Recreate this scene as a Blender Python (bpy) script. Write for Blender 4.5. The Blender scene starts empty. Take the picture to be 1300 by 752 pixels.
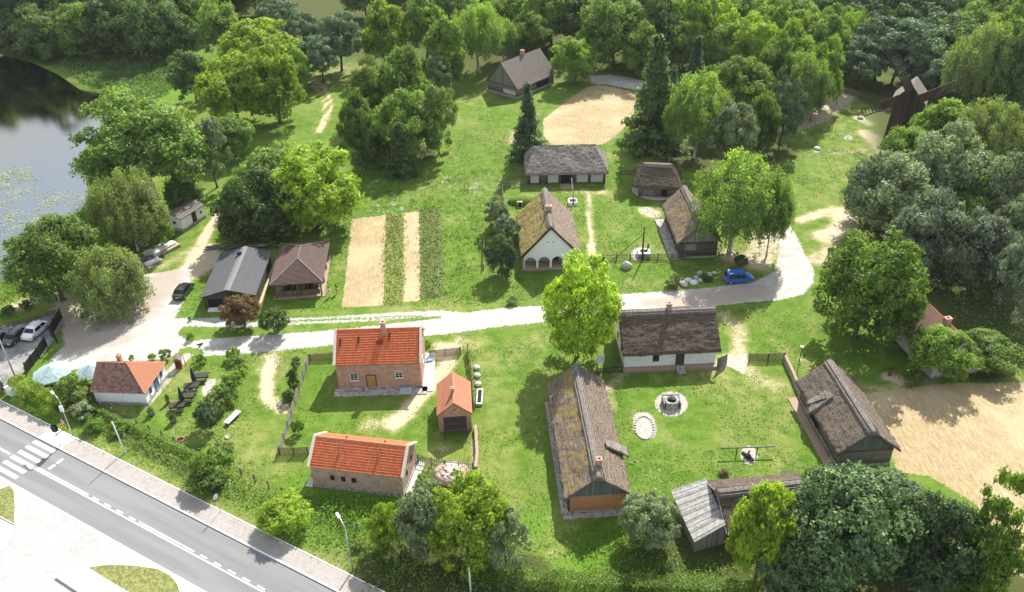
import bpy, bmesh, math, random
import numpy as np
from mathutils import Vector, Matrix, noise as mnoise
rad = math.radians
scene = bpy.context.scene
C = scene.collection

# ------------------------------------------------------------------ camera
F, PITCH, ROLL, CAM_H = 1093.3, rad(33.03), rad(-1.477), 72.0
cd = bpy.data.cameras.new('camera'); cam = bpy.data.objects.new('camera', cd); C.objects.link(cam)
cd.sensor_width = 36.0; cd.lens = 36.0 * F / 1300.0; cd.clip_start = 0.5; cd.clip_end = 6000
cam.matrix_world = Matrix.Translation((0, 0, CAM_H)) @ Matrix.Rotation(rad(90) - PITCH, 4, 'X') @ Matrix.Rotation(ROLL, 4, 'Z')
scene.camera = cam
# ------------------------------------------------------------------ sky and sun
SUN_EL, SUN_DIR = rad(42), rad(68.5)          # direction to the sun, angle from +X
w = bpy.data.worlds.new('World'); scene.world = w; w.use_nodes = True
nt = w.node_tree; nt.nodes.clear()
wo = nt.nodes.new('ShaderNodeOutputWorld'); bg = nt.nodes.new('ShaderNodeBackground')
sky = nt.nodes.new('ShaderNodeTexSky'); sky.sky_type = 'NISHITA'; sky.sun_disc = False
sky.sun_elevation = SUN_EL; sky.sun_rotation = rad(90) - SUN_DIR
sky.air_density = 1.2; sky.dust_density = 2.0
# broken cloud in the sky (seen mirrored in the pond)
tc = nt.nodes.new('ShaderNodeTexCoord'); mp = nt.nodes.new('ShaderNodeMapping'); mp.inputs['Scale'].default_value = (1.4, 1.4, 3.6)
cn = nt.nodes.new('ShaderNodeTexNoise'); cn.inputs['Scale'].default_value = 2.2; cn.inputs['Detail'].default_value = 7
cr = nt.nodes.new('ShaderNodeValToRGB'); cr.color_ramp.elements[0].position = .33; cr.color_ramp.elements[1].position = .55
mx = nt.nodes.new('ShaderNodeMix'); mx.data_type = 'RGBA'; mx.inputs[7].default_value = (4.3, 4.5, 4.9, 1)
L_ = nt.links.new
L_(tc.outputs['Generated'], mp.inputs['Vector']); L_(mp.outputs[0], cn.inputs['Vector']); L_(cn.outputs['Fac'], cr.inputs['Fac'])
L_(cr.outputs['Color'], mx.inputs[0]); L_(sky.outputs[0], mx.inputs[6]); L_(mx.outputs[2], bg.inputs['Color'])
bg.inputs['Strength'].default_value = 0.108
L_(bg.outputs[0], wo.inputs['Surface'])
sd_ = bpy.data.lights.new('sun', 'SUN'); sun = bpy.data.objects.new('sun', sd_); C.objects.link(sun)
sd_.energy = 4.7; sd_.angle = rad(0.5); sd_.color = (1.0, 0.955, 0.88)
sun.rotation_euler = Vector((math.cos(SUN_EL) * math.cos(SUN_DIR), math.cos(SUN_EL) * math.sin(SUN_DIR), math.sin(SUN_EL))).to_track_quat('Z', 'Y').to_euler()
scene.view_settings.view_transform = 'Standard'; scene.view_settings.look = 'None'
scene.view_settings.exposure = 1.08; scene.view_settings.gamma = 1.0
try:
    scene.view_settings.use_curve_mapping = False
    scene.cycles.max_bounces = 6; scene.cycles.transparent_max_bounces = 6
    scene.cycles.transmission_bounces = 3; scene.cycles.diffuse_bounces = 3; scene.cycles.glossy_bounces = 2
except Exception: pass

rnd = random.Random(7)
def P(px, py, z=0.0):
    """ground point (or point at height z) seen at a pixel of the photograph"""
    dx, dy = px - 650, py - 376
    cr_, sr = math.cos(ROLL), math.sin(ROLL)
    x = (dx * cr_ + dy * sr) / F; y = (-dx * sr + dy * cr_) / F
    c, s = math.cos(PITCH), math.sin(PITCH)
    d = (x, c - s * y, -s - c * y); t = (CAM_H - z) / -d[2]
    return Vector((d[0] * t, d[1] * t, z))
def PX(pts, z=0.0): return [P(a, b, z) for a, b in pts]
def depth(v): return v.y * math.cos(PITCH) + (CAM_H - v.z) * math.sin(PITCH)

# ------------------------------------------------------------------ materials
MAT = {}
class NT:
    def __init__(s, name):
        s.m = bpy.data.materials.new(name); s.m.use_nodes = True; s.t = s.m.node_tree; s.t.nodes.clear()
        s.out = s.n('OutputMaterial'); MAT[name] = s.m
    def n(s, k, **kw):
        nd = s.t.nodes.new('ShaderNode' + k)
        for a, b in kw.items(): setattr(nd, a, b)
        return nd
    def l(s, a, b): s.t.links.new(a, b)
    def put(s, sock, v):
        if isinstance(v, bpy.types.NodeSocket): s.l(v, sock)
        elif isinstance(v, tuple) and len(v) == 3 and sock.type == 'RGBA': sock.default_value = (*v, 1)
        else: sock.default_value = v
    def noise(s, vec, scale, detail=4, rough=.55, out='Fac'):
        nd = s.n('TexNoise'); s.put(nd.inputs['Scale'], scale); nd.inputs['Detail'].default_value = detail; nd.inputs['Roughness'].default_value = rough
        if vec is not None: s.l(vec, nd.inputs['Vector'])
        return nd.outputs[out]
    def vor(s, vec, scale, out='Distance'):
        nd = s.n('TexVoronoi'); s.put(nd.inputs['Scale'], scale)
        if vec is not None: s.l(vec, nd.inputs['Vector'])
        return nd.outputs[out]
    def mapv(s, vec, scale=(1, 1, 1), rot=(0, 0, 0)):
        nd = s.n('Mapping'); nd.inputs['Scale'].default_value = scale; nd.inputs['Rotation'].default_value = rot; s.l(vec, nd.inputs['Vector']); return nd.outputs[0]
    def math(s, op, a, b=0.0, c=None):
        nd = s.n('Math', operation=op); s.put(nd.inputs[0], a); s.put(nd.inputs[1], b)
        if c is not None: s.put(nd.inputs[2], c)
        return nd.outputs[0]
    def ramp(s, f, lo, hi, a=0.0, b=1.0):
        nd = s.n('MapRange', interpolation_type='SMOOTHSTEP'); s.put(nd.inputs['Value'], f)
        for i, v in zip((1, 2, 3, 4), (lo, hi, a, b)): s.put(nd.inputs[i], v)
        return nd.outputs[0]
    def mix(s, f, a, b, mode='MIX'):
        nd = s.n('Mix', data_type='RGBA', blend_type=mode); s.put(nd.inputs[0], f); s.put(nd.inputs[6], a); s.put(nd.inputs[7], b); return nd.outputs[2]
    def attr(s, name, out='Fac'):
        nd = s.n('Attribute', attribute_name=name); return nd.outputs[out]
    def pos(s): return s.n('NewGeometry').outputs['Position']
    def obj(s): return s.n('TexCoord').outputs['Object']
    def uv(s): return s.n('TexCoord').outputs['UV']
    def orand(s): return s.n('ObjectInfo').outputs['Random']
    def bump(s, h, strength=.5, dist=.05):
        nd = s.n('Bump'); nd.inputs['Strength'].default_value = strength; nd.inputs['Distance'].default_value = dist; s.l(h, nd.inputs['Height']); return nd.outputs[0]
    def fin(s, col, rough=.8, bump=None, metal=0.0, spec=.3, **kw):
        b = s.n('BsdfPrincipled'); s.put(b.inputs['Base Color'], col); s.put(b.inputs['Roughness'], rough); s.put(b.inputs['Metallic'], metal)
        b.inputs['Specular IOR Level'].default_value = spec
        if bump is not None: s.l(bump, b.inputs['Normal'])
        for k, v in kw.items(): s.put(b.inputs[k.replace('_', ' ')], v)
        s.l(b.outputs[0], s.out.inputs['Surface']); return s.m

def plain(name, col, rough=.7, metal=0.0, spec=.4, var=.25, scale=3.0, bump=.15):
    t = NT(name); o = t.obj(); f = t.noise(o, scale, 5)
    f2 = t.ramp(f, .3, .7, 1 - var, 1 + var * .6)
    c = t.mix(1.0, col, f2, 'MULTIPLY'); return t.fin(c, rough, t.bump(t.noise(o, scale * 7, 3), bump, .02), metal, spec)

def leafmat(name, a, b, tr=.47, trc=(1.25, 1.35, .5)):
    """leaf surface: two leaf tones by leaf, a slight shift by tree, light through the leaf"""
    t = NT(name); r = t.attr('rnd'); o = t.orand()
    c = t.mix(r, a, b)
    k = t.ramp(o, 0, 1, .8, 1.22)
    c = t.mix(1.0, c, k, 'MULTIPLY')
    n2 = t.ramp(t.noise(t.pos(), .35, 2), .3, .7, .8, 1.2)
    c = t.mix(1.0, c, n2, 'MULTIPLY')
    d = t.n('BsdfPrincipled'); t.l(c, d.inputs['Base Color']); d.inputs['Roughness'].default_value = .55; d.inputs['Specular IOR Level'].default_value = .28
    ct = t.mix(1.0, c, trc, 'MULTIPLY'); tl = t.n('BsdfTranslucent'); t.l(ct, tl.inputs['Color'])
    m = t.n('MixShader'); m.inputs[0].default_value = tr; t.l(d.outputs[0], m.inputs[1]); t.l(tl.outputs[0], m.inputs[2])
    t.l(m.outputs[0], t.out.inputs['Surface']); return t.m
leafmat('leaf_lime', (0.151, 0.248, 0.019), (0.397, 0.508, 0.068))
leafmat('leaf_yellow', (0.194, 0.302, 0.024), (0.496, 0.620, 0.087))
leafmat('leaf_mid', (0.086, 0.151, 0.030), (0.260, 0.366, 0.093))
leafmat('leaf_green', (0.097, 0.184, 0.026), (0.285, 0.409, 0.081))
leafmat('leaf_dark', (0.049, 0.092, 0.024), (0.174, 0.254, 0.074), .34)
leafmat('leaf_deep', (0.038, 0.076, 0.028), (0.124, 0.186, 0.081), .3)
leafmat('leaf_grey', (0.140, 0.194, 0.081), (0.384, 0.459, 0.248), .3, (1.1, 1.2, .7))
leafmat('leaf_slate', (0.086, 0.124, 0.065), (0.291, 0.353, 0.223), .25, (1.1, 1.2, .7))
leafmat('leaf_olive', (0.103, 0.146, 0.032), (0.273, 0.335, 0.112), .36)
leafmat('leaf_pine', (0.076, 0.130, 0.065), (0.198, 0.285, 0.161), .2)
leafmat('leaf_spruce', (0.030, 0.065, 0.028), (0.093, 0.143, 0.062), .2)
leafmat('leaf_rust', (.12, .07, .03), (.20, .13, .06), .35)
leafmat('leaf_ash', (.05, .10, .034), (.21, .31, .13), .3, (1.1, 1.2, .7))
leafmat('leaf_lawn', (.06, .13, .010), (.165, .26, .045), .3)
leafmat('leaf_weed', (.08, .175, .014), (.18, .30, .04))
leafmat('leaf_reed', (0.108, 0.184, 0.065), (0.211, 0.310, 0.112))
leafmat('leaf_dry', (.16, .15, .06), (.3, .27, .13))
leafmat('petal_white', (.6, .6, .55), (.8, .8, .75), .2, (1, 1, 1))
leafmat('leaf_lily', (.22, .28, .14), (.36, .41, .26), .1, (1, 1, .7))

def bark(name, a, b):
    t = NT(name); v = t.mapv(t.obj(), (6, 6, 1.5)); f = t.ramp(t.noise(v, 2, 6), .35, .65)
    t.fin(t.mix(f, a, b), .9, t.bump(f, .6, .05), spec=.1)
bark('bark_brown', (.09, .065, .045), (.18, .14, .10)); bark('bark_birch', (.12, .11, .1), (.6, .58, .54)); bark('bark_dark', (.045, .035, .03), (.10, .08, .065))

def thatch(name, a, b, moss=0.0, mcol=(.30, .22, .035), mossdir=0):
    t = NT(name); uv = t.uv()
    v1 = t.mapv(uv, (9, 1.6, 1)); v2 = t.mapv(uv, (2.2, 2.6, 1)); v3 = t.mapv(uv, (.5, 5.0, 1))
    f = t.noise(v1, 2.2, 7, .7); g = t.noise(v2, 1.6, 6, .65); h = t.noise(v3, 1.0, 4)
    k = t.math('ADD', t.math('MULTIPLY', f, .5), t.math('ADD', t.math('MULTIPLY', g, .35), t.math('MULTIPLY', h, .25)))
    c = t.mix(t.ramp(k, .46, .63), a, b)
    spk = t.ramp(t.noise(t.mapv(uv, (14, 7, 1)), 1.5, 3, .8), .62, .75)
    c = t.mix(t.math('MULTIPLY', spk, .65), c, (.40, .33, .25))
    drk = t.ramp(t.noise(t.mapv(uv, (8, 6, 1), (0, 0, .2)), 1.1, 3, .8), .58, .72)
    c = t.mix(t.math('MULTIPLY', drk, .75), c, (.035, .025, .018))
    if moss:
        mf = t.noise(t.mapv(uv, (1, .8, 1)), .55, 6, .7); mm = t.math('MULTIPLY', t.ramp(mf, .62 - moss * .28, .70 - moss * .2), t.attr('moss'))
        fine = t.ramp(t.noise(uv, 9, 4, .7), .38, .6)
        c = t.mix(t.math('MULTIPLY', mm, fine), c, mcol)
    hh = t.math('ADD', f, t.math('MULTIPLY', g, .8))
    t.fin(c, .95, t.bump(hh, 1.0, .16), spec=.05)
thatch('thatch_brown', (.05, .038, .029), (.185, .145, .112)); thatch('thatch_dark', (.075, .06, .048), (.22, .18, .145))
thatch('thatch_grey', (.12, .105, .09), (.36, .32, .285))
thatch('thatch_mossy', (.08, .06, .045), (.28, .225, .18), .55, (.38, .29, .03))
thatch('thatch_mossy_light', (.11, .085, .062), (.33, .265, .22), 1.25, (.34, .28, .03))
thatch('thatch_ridge', (.14, .115, .10), (.31, .27, .24))

def tiles(name, a, b, c2, wid=.26, hei=.33, stain=.5):
    t = NT(name); uv = t.uv()
    br = t.n('TexBrick', offset=0.0); t.l(uv, br.inputs['Vector'])
    for k, v in (('Scale', 1.0), ('Mortar Size', .018), ('Mortar Smooth', .6), ('Bias', 0.0), ('Brick Width', wid), ('Row Height', hei)): br.inputs[k].default_value = v
    t.put(br.inputs['Color1'], a); t.put(br.inputs['Color2'], b); t.put(br.inputs['Mortar'], c2)
    f = t.ramp(t.noise(t.mapv(uv, (1, .55, 1)), 1.3, 7, .72), .45, .72)
    c = t.mix(t.math('MULTIPLY', f, stain), br.outputs['Color'], c2); fs = t.ramp(t.noise(t.mapv(uv, (5, 4, 1)), 1.0, 4, .8), .5, .64); c = t.mix(t.math('MULTIPLY', fs, stain * .8), c, c2)
    vw = t.n('TexWave', wave_type='BANDS', bands_direction='X'); vw.inputs['Scale'].default_value = .314 / wid * 1.0; t.l(uv, vw.inputs['Vector'])
    t.fin(c, .7, t.bump(t.math('ADD', vw.outputs['Fac'], t.math('MULTIPLY', br.outputs['Fac'], -.8)), .7, .05), spec=.25)
tiles('tile_orange', (.56, .13, .045), (.66, .19, .075), (.22, .06, .03), stain=.3)
tiles('tile_light', (.55, .25, .14), (.62, .31, .19), (.30, .12, .07), .22, .28, .45)
tiles('tile_plain', (.43, .17, .09), (.50, .22, .12), (.25, .10, .06), .18, .2, .5)
tiles('tile_old', (.42, .23, .175), (.20, .12, .095), (.075, .055, .048), .4, .24, 1.0)
tiles('tile_faded', (.34, .18, .14), (.30, .19, .16), (.16, .09, .075), .2, .24, .7)
tiles('shingle_brown', (.115, .075, .062), (.15, .10, .085), (.045, .03, .026), .14, .3, .55)
tiles('shingle_grey', (.19, .16, .145), (.24, .21, .19), (.09, .075, .065), .16, .3, .6)

def brick(name, a, b, m, stain=(.12, .07, .05)):
    t = NT(name); uv = t.uv(); br = t.n('TexBrick'); t.l(uv, br.inputs['Vector'])
    for k, v in (('Scale', 1.0), ('Mortar Size', .014), ('Mortar Smooth', .3), ('Bias', .0), ('Brick Width', .27), ('Row Height', .085)): br.inputs[k].default_value = v
    t.put(br.inputs['Color1'], a); t.put(br.inputs['Color2'], b); t.put(br.inputs['Mortar'], m)
    f = t.ramp(t.noise(uv, .9, 8, .75), .4, .7); c = t.mix(t.math('MULTIPLY', f, .5), br.outputs['Color'], stain)
    f3 = t.ramp(t.noise(uv, 2.4, 6, .8), .5, .62); c = t.mix(t.math('MULTIPLY', f3, .7), c, (.48, .36, .28))
    t.fin(c, .9, t.bump(t.math('SUBTRACT', t.noise(uv, 14, 3), br.outputs['Fac']), .5, .02), spec=.15)
brick('brick_red', (.46, .19, .12), (.58, .31, .21), (.50, .42, .36))
brick('brick_pale', (.42, .24, .17), (.56, .38, .29), (.5, .42, .36))

def planks(name, a, b, w_=.18, vertical=True, gap=(.02, .015, .012)):
    t = NT(name); uv = t.uv(); v = t.mapv(uv, (1, 1, 1), (0, 0, 0) if vertical else (0, 0, rad(90)))
    sx = t.n('SeparateXYZ'); t.l(v, sx.inputs[0])
    q = t.math('DIVIDE', sx.outputs[0], w_); fl = t.math('FLOOR', q); fr = t.math('FRACT', q)
    wn = t.n('TexWhiteNoise', noise_dimensions='1D'); t.l(fl, wn.inputs['W'])
    gr = t.noise(t.mapv(v, (14, 1.2, 1)), 1.5, 5, .7)
    k = t.math('ADD', t.math('MULTIPLY', wn.outputs['Value'], .55), t.math('MULTIPLY', gr, .6))
    c = t.mix(t.ramp(k, .2, .9), a, b)
    g = t.math('ADD', t.ramp(fr, .0, .09, 1, 0), t.ramp(fr, .93, 1.0, 0, 1))
    c = t.mix(g, c, gap)
    t.fin(c, .85, t.bump(t.math('SUBTRACT', t.math('MULTIPLY', gr, .4), g), .6, .03), spec=.15)
planks('plank_grey', (.15, .135, .12), (.30, .28, .255)); planks('plank_dark', (.045, .033, .026), (.10, .078, .06))
planks('plank_brown', (.11, .075, .05), (.2, .145, .10)); planks('plank_red', (.045, .028, .021), (.11, .068, .05))
planks('plank_roof', (.24, .235, .22), (.40, .39, .37), .3)
planks('log_grey', (.10, .085, .07), (.24, .21, .18), .28, False, (.03, .025, .02)); planks('log_dark', (.045, .035, .028), (.12, .10, .08), .28, False)
planks('plank_green', (.10, .12, .105), (.17, .19, .17)); planks('board_orange', (.42, .19, .085), (.5, .25, .12), .3, False, (.25, .11, .05))

def rough_wall(name, a, b, dirt=(.3, .26, .2), amt=.35):
    t = NT(name); o = t.obj(); f = t.ramp(t.noise(o, 1.1, 8, .75), .5, .75)
    c = t.mix(t.math('MULTIPLY', f, amt), t.mix(t.noise(o, 6, 4), a, b), dirt)
    t.fin(c, .9, t.bump(t.noise(o, 9, 5), .35, .03), spec=.15)
rough_wall('whitewash', (.74, .76, .78), (.82, .83, .84)); rough_wall('plaster_grey', (.42, .40, .37), (.52, .5, .46)); rough_wall('coping', (.62, .52, .42), (.72, .63, .54), amt=.5)
rough_wall('concrete', (.42, .41, .39), (.52, .51, .49)); rough_wall('concrete_white', (.72, .72, .71), (.8, .8, .79), amt=.15)
rough_wall('clay', (.28, .2, .14), (.38, .29, .21), (.18, .13, .09), .5); rough_wall('felt_grey', (.07, .073, .078), (.095, .098, .103), (.05, .052, .055), .6)
rough_wall('felt_light', (.14, .145, .15), (.18, .185, .19), (.1, .105, .11), .5)
t = NT('stone'); o = t.obj(); vc = t.vor(o, 3.2, 'Color'); vd = t.vor(o, 3.2)
c = t.mix(t.ramp(t.noise(o, 5, 5), .3, .7), (.28, .265, .245), (.46, .44, .41)); c = t.mix(.12, c, vc, 'OVERLAY')
t.fin(t.mix(t.ramp(vd, .5, .75), c, (.2, .18, .15)), .9, t.bump(t.math('MULTIPLY', vd, -1), .8, .08), spec=.15)
rough_wall('rock', (.30, .29, .28), (.46, .45, .43), (.16, .15, .13), .6); rough_wall('rock_pale', (.5, .49, .46), (.66, .64, .6), (.3, .28, .25), .5)
for nm, col, ro, me in (('black_iron', (.02, .02, .022), .5, .4), ('steel', (.5, .51, .52), .4, .7), ('white_paint', (.74, .75, .76), .45, 0), ('lamp_white', (.72, .72, .7), .4, 0),
    ('green_canvas', (.27, .37, .375), .85, 0), ('roof_board', (.30, .295, .28), .85, 0), ('roof_board_worn', (.21, .20, .185), .85, 0), ('dark_canvas', (.03, .045, .06), .85, 0), ('dark_wood', (.035, .028, .025), .6, 0), ('grey_wood', (.17, .155, .14), .8, 0), ('brown_wood', (.14, .09, .06), .8, 0),
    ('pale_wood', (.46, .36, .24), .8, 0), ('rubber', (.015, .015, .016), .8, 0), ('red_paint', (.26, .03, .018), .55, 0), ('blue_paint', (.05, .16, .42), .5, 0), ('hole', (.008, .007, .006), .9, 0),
    ('blue_glaze', (.32, .42, .5), .2, 0), ('terracotta', (.35, .13, .07), .8, 0), ('chrome', (.6, .6, .62), .2, .9), ('skin', (.5, .3, .22), .6, 0), ('cloth_white', (.75, .75, .72), .9, 0),
    ('cloth_dark', (.03, .035, .05), .9, 0), ('cloth_blue', (.08, .2, .45), .9, 0), ('cloth_red', (.45, .06, .05), .9, 0), ('cloth_orange', (.6, .25, .05), .9, 0), ('hair', (.04, .025, .015), .7, 0), ('charcoal', (.012, .011, .011), .95, 0), ('yellow_paint', (.6, .45, .05), .5, 0)):
    plain(nm, col, ro, me, var=.12 if 'paint' in nm or 'lamp' in nm else .3)
for nm, col in (('car_blue', (.01, .10, .48)), ('car_black', (.012, .013, .015)), ('car_white', (.78, .79, .8)), ('car_grey', (.03, .034, .04))):
    t = NT(nm); t.fin(t.mix(t.math('MULTIPLY', t.ramp(t.noise(t.obj(), 2, 4), .5, .8), .12), col, (.3, .28, .25)), .28, None, .0, .5, Coat_Weight=.8, Coat_Roughness=.06)
t = NT('glass_dark'); t.fin((.02, .025, .03), .08, None, 0, .8)
t = NT('lamp_glass'); t.fin((.6, .6, .58), .15, None, 0, .8)
t = NT('tail_red'); t.fin((.35, .01, .01), .2, None, 0, .6)

# --------------------------------------------------------- ground shaders
def grass_nodes(t):
    p = t.pos(); wear = t.attr('wear'); lush = t.attr('lush')
    n1 = t.noise(p, .09, 5, .6); n2 = t.noise(p, .55, 6, .65); n3 = t.noise(p, 3.2, 5, .7); n4 = t.noise(p, 14.0, 3, .7)
    c = t.mix(t.ramp(n2, .36, .64), (.068, .145, .012), (.125, .20, .028))
    c = t.mix(t.math('MULTIPLY', t.ramp(n1, .45, .65), .5), c, (.20, .225, .06))
    n0 = t.noise(t.mapv(p, (1, .6, 1), (0, 0, .6)), .23, 5, .7); c = t.mix(t.math('MULTIPLY', t.ramp(n0, .52, .66), .65), c, (.235, .24, .085)); c = t.mix(t.math('MULTIPLY', t.ramp(n0, .34, .44, 1, 0), .5), c, (.07, .14, .012))
    c = t.mix(t.math('MULTIPLY', t.ramp(n3, .48, .66), .55), c, (.065, .12, .012))
    c = t.mix(t.math('MULTIPLY', t.ramp(n4, .52, .7), .4), c, (.22, .25, .07))
    c = t.mix(t.ramp(t.math('ADD', lush, t.math('MULTIPLY', t.math('SUBTRACT', n3, .5), .8)), .3, .8), c, t.mix(n3, (.07, .155, .012), (.14, .24, .03)))
    # dry thin turf, then bare sandy earth, as the wear grows
    ww = t.math('ADD', wear, t.math('ADD', t.math('MULTIPLY', t.math('SUBTRACT', n3, .5), .9), t.math('MULTIPLY', t.math('SUBTRACT', n2, .5), .9)))
    ww = t.math('MULTIPLY', ww, t.ramp(wear, .02, .15))
    c = t.mix(t.math('MULTIPLY', t.ramp(ww, .15, .6), .6), c, (.27, .26, .09))
    c = t.mix(t.ramp(ww, .45, .85), c, t.mix(n3, (.36, .30, .19), (.54, .47, .35)))
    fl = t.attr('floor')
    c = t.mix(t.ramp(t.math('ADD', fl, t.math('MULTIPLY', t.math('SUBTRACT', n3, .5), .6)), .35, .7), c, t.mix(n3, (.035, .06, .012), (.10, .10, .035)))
    h = t.math('ADD', t.math('MULTIPLY', n3, 1.2), t.math('MULTIPLY', n4, .5))
    return c, h, (n1, n2, n3, n4)
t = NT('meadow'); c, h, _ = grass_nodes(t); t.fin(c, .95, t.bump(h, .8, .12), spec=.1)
def zone(name, fn, amp=.9, soft=.12):
    t = NT(name); c, h, ns = grass_nodes(t); zc, zh, rgh = fn(t, ns)
    s = t.attr('sd'); nn = t.math('SUBTRACT', t.noise(t.pos(), 2.3, 6, .7), .5)
    f = t.ramp(t.math('ADD', s, t.math('MULTIPLY', nn, amp * 2)), -soft, soft)
    t.fin(t.mix(f, c, zc), rgh, t.bump(t.math('ADD', t.math('MULTIPLY', h, t.math('SUBTRACT', 1.0, f)), t.math('MULTIPLY', zh, f)), .7, .08), spec=.12)
def g_gravel(t, ns):
    n1, n2, n3, n4 = ns
    c = t.mix(t.ramp(n2, .35, .65), (.345, .33, .30), (.48, .465, .435)); c = t.mix(t.math('MULTIPLY', t.ramp(n3, .46, .64), .6), c, (.31, .285, .25))
    sx = t.n('SeparateXYZ'); t.l(t.pos(), sx.inputs[0])
    c = t.mix(t.math('MULTIPLY', t.ramp(t.math('ADD', t.attr('dirt'), t.math('MULTIPLY', t.math('SUBTRACT', n3, .5), .7)), .3, .8), .8), c, t.mix(n3, (.25, .2, .16), (.40, .34, .28)))
    return c, t.math('MULTIPLY', n4, .4), .95
def g_field(t, ns):
    n1, n2, n3, n4 = ns; v = t.mapv(t.pos(), (3, .5, 1)); r = t.noise(v, 1.1, 6, .75)
    c = t.mix(t.ramp(r, .35, .65), (.27, .21, .11), (.43, .34, .20)); c = t.mix(t.math('MULTIPLY', t.ramp(n3, .46, .64), .6), c, (.24, .18, .10))
    c = t.mix(t.math('MULTIPLY', t.ramp(n2, .50, .62), .5), c, (.27, .215, .11)); c = t.mix(t.math('MULTIPLY', t.ramp(n1, .45, .6), .4), c, (.50, .41, .26)); c = t.mix(t.math('MULTIPLY', t.ramp(n3, .30, .40, 1, 0), .5), c, (.16, .17, .06))
    return c, t.math('ADD', r, n3), .95
def g_weeds(t, ns):
    n1, n2, n3, n4 = ns; c = t.mix(t.ramp(n3, .4, .62), (.10, .15, .03), (.28, .26, .09)); return c, n3, .95
def g_brown(t, ns):
    n1, n2, n3, n4 = ns; c = t.mix(t.ramp(n3, .4, .62), (.09, .13, .035), (.19, .17, .09)); return c, n3, .95
def g_sand(t, ns):
    n1, n2, n3, n4 = ns; return t.mix(t.ramp(n3, .35, .65), (.30, .275, .23), (.46, .435, .385)), n4, .95
zone('gravel', g_gravel); zone('field', g_field, .95); zone('weed_bed', g_weeds, .5); zone('brown_bed', g_brown, .5); zone('sand', g_sand, .35)
t = NT('asphalt'); p = t.pos(); f = t.noise(t.mapv(t.mapv(p, (1, 1, 1), (0, 0, rad(30.6))), (.05, 1, 1)), .9, 4, .6); g = t.noise(p, 22, 3, .8)
c = t.mix(t.ramp(f, .35, .65), (.16, .161, .161), (.20, .20, .198)); c = t.mix(t.math('MULTIPLY', t.ramp(g, .5, .8), .35), c, (.3, .3, .29))
t.fin(c, .85, t.bump(g, .3, .01), spec=.2)
t = NT('park_asphalt'); p = t.pos(); c = t.mix(t.ramp(t.noise(p, .5, 7, .7), .35, .65), (.17, .17, .17), (.3, .29, .275)); t.fin(c, .9, t.bump(t.noise(p, 20, 3), .3, .01), spec=.2)
def pavers(name, a, b, m, bw, rh, rot=0):
    t = NT(name); v = t.mapv(t.pos(), (1, 1, 1), (0, 0, rot)); br = t.n('TexBrick'); t.l(v, br.inputs['Vector'])
    for k, q in (('Scale', 1.0), ('Mortar Size', .012), ('Brick Width', bw), ('Row Height', rh)): br.inputs[k].default_value = q
    t.put(br.inputs['Color1'], a); t.put(br.inputs['Color2'], b); t.put(br.inputs['Mortar'], m)
    f = t.ramp(t.noise(t.pos(), .35, 7, .7), .4, .7); t.fin(t.mix(t.math('MULTIPLY', f, .35), br.outputs['Color'], m), .9, t.bump(br.outputs['Fac'], .2, -.01), spec=.15)
pavers('pavement', (.30, .275, .255), (.35, .32, .30), (.22, .2, .185), .4, .4, rad(30.6)); pavers('paving_white', (.33, .332, .33), (.38, .38, .375), (.25, .248, .24), .4, .2, rad(30.6))
t = NT('road_paint'); t.fin(t.mix(t.math('MULTIPLY', t.ramp(t.noise(t.pos(), 9, 4, .8), .55, .75), .4), (.78, .78, .76), (.4, .4, .39)), .7, None, spec=.2)
t = NT('dry_turf'); p = t.pos(); n = t.noise(p, 3, 6, .75); c = t.mix(t.ramp(n, .38, .62), (.11, .13, .035), (.25, .25, .10)); t.fin(c, .95, t.bump(n, .8, .1), spec=.1)
# pond water: murky body, mirror of sky and trees
t = NT('pond_water'); p = t.pos(); rp = t.bump(t.noise(t.mapv(p, (1, 1.8, 1)), 1.2, 5, .65), .16, .05)
d = t.n('BsdfDiffuse'); t.put(d.inputs['Color'], (.03, .035, .03)); g = t.n('BsdfGlossy'); g.inputs['Roughness'].default_value = .03; t.put(g.inputs['Color'], (.50, .48, .44)); t.l(rp, g.inputs['Normal'])
fr = t.n('Fresnel'); fr.inputs['IOR'].default_value = 1.45
m = t.n('MixShader'); t.l(fr.outputs[0], m.inputs[0]); t.l(d.outputs[0], m.inputs[1]); t.l(g.outputs[0], m.inputs[2]); t.l(m.outputs[0], t.out.inputs['Surface'])
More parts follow.
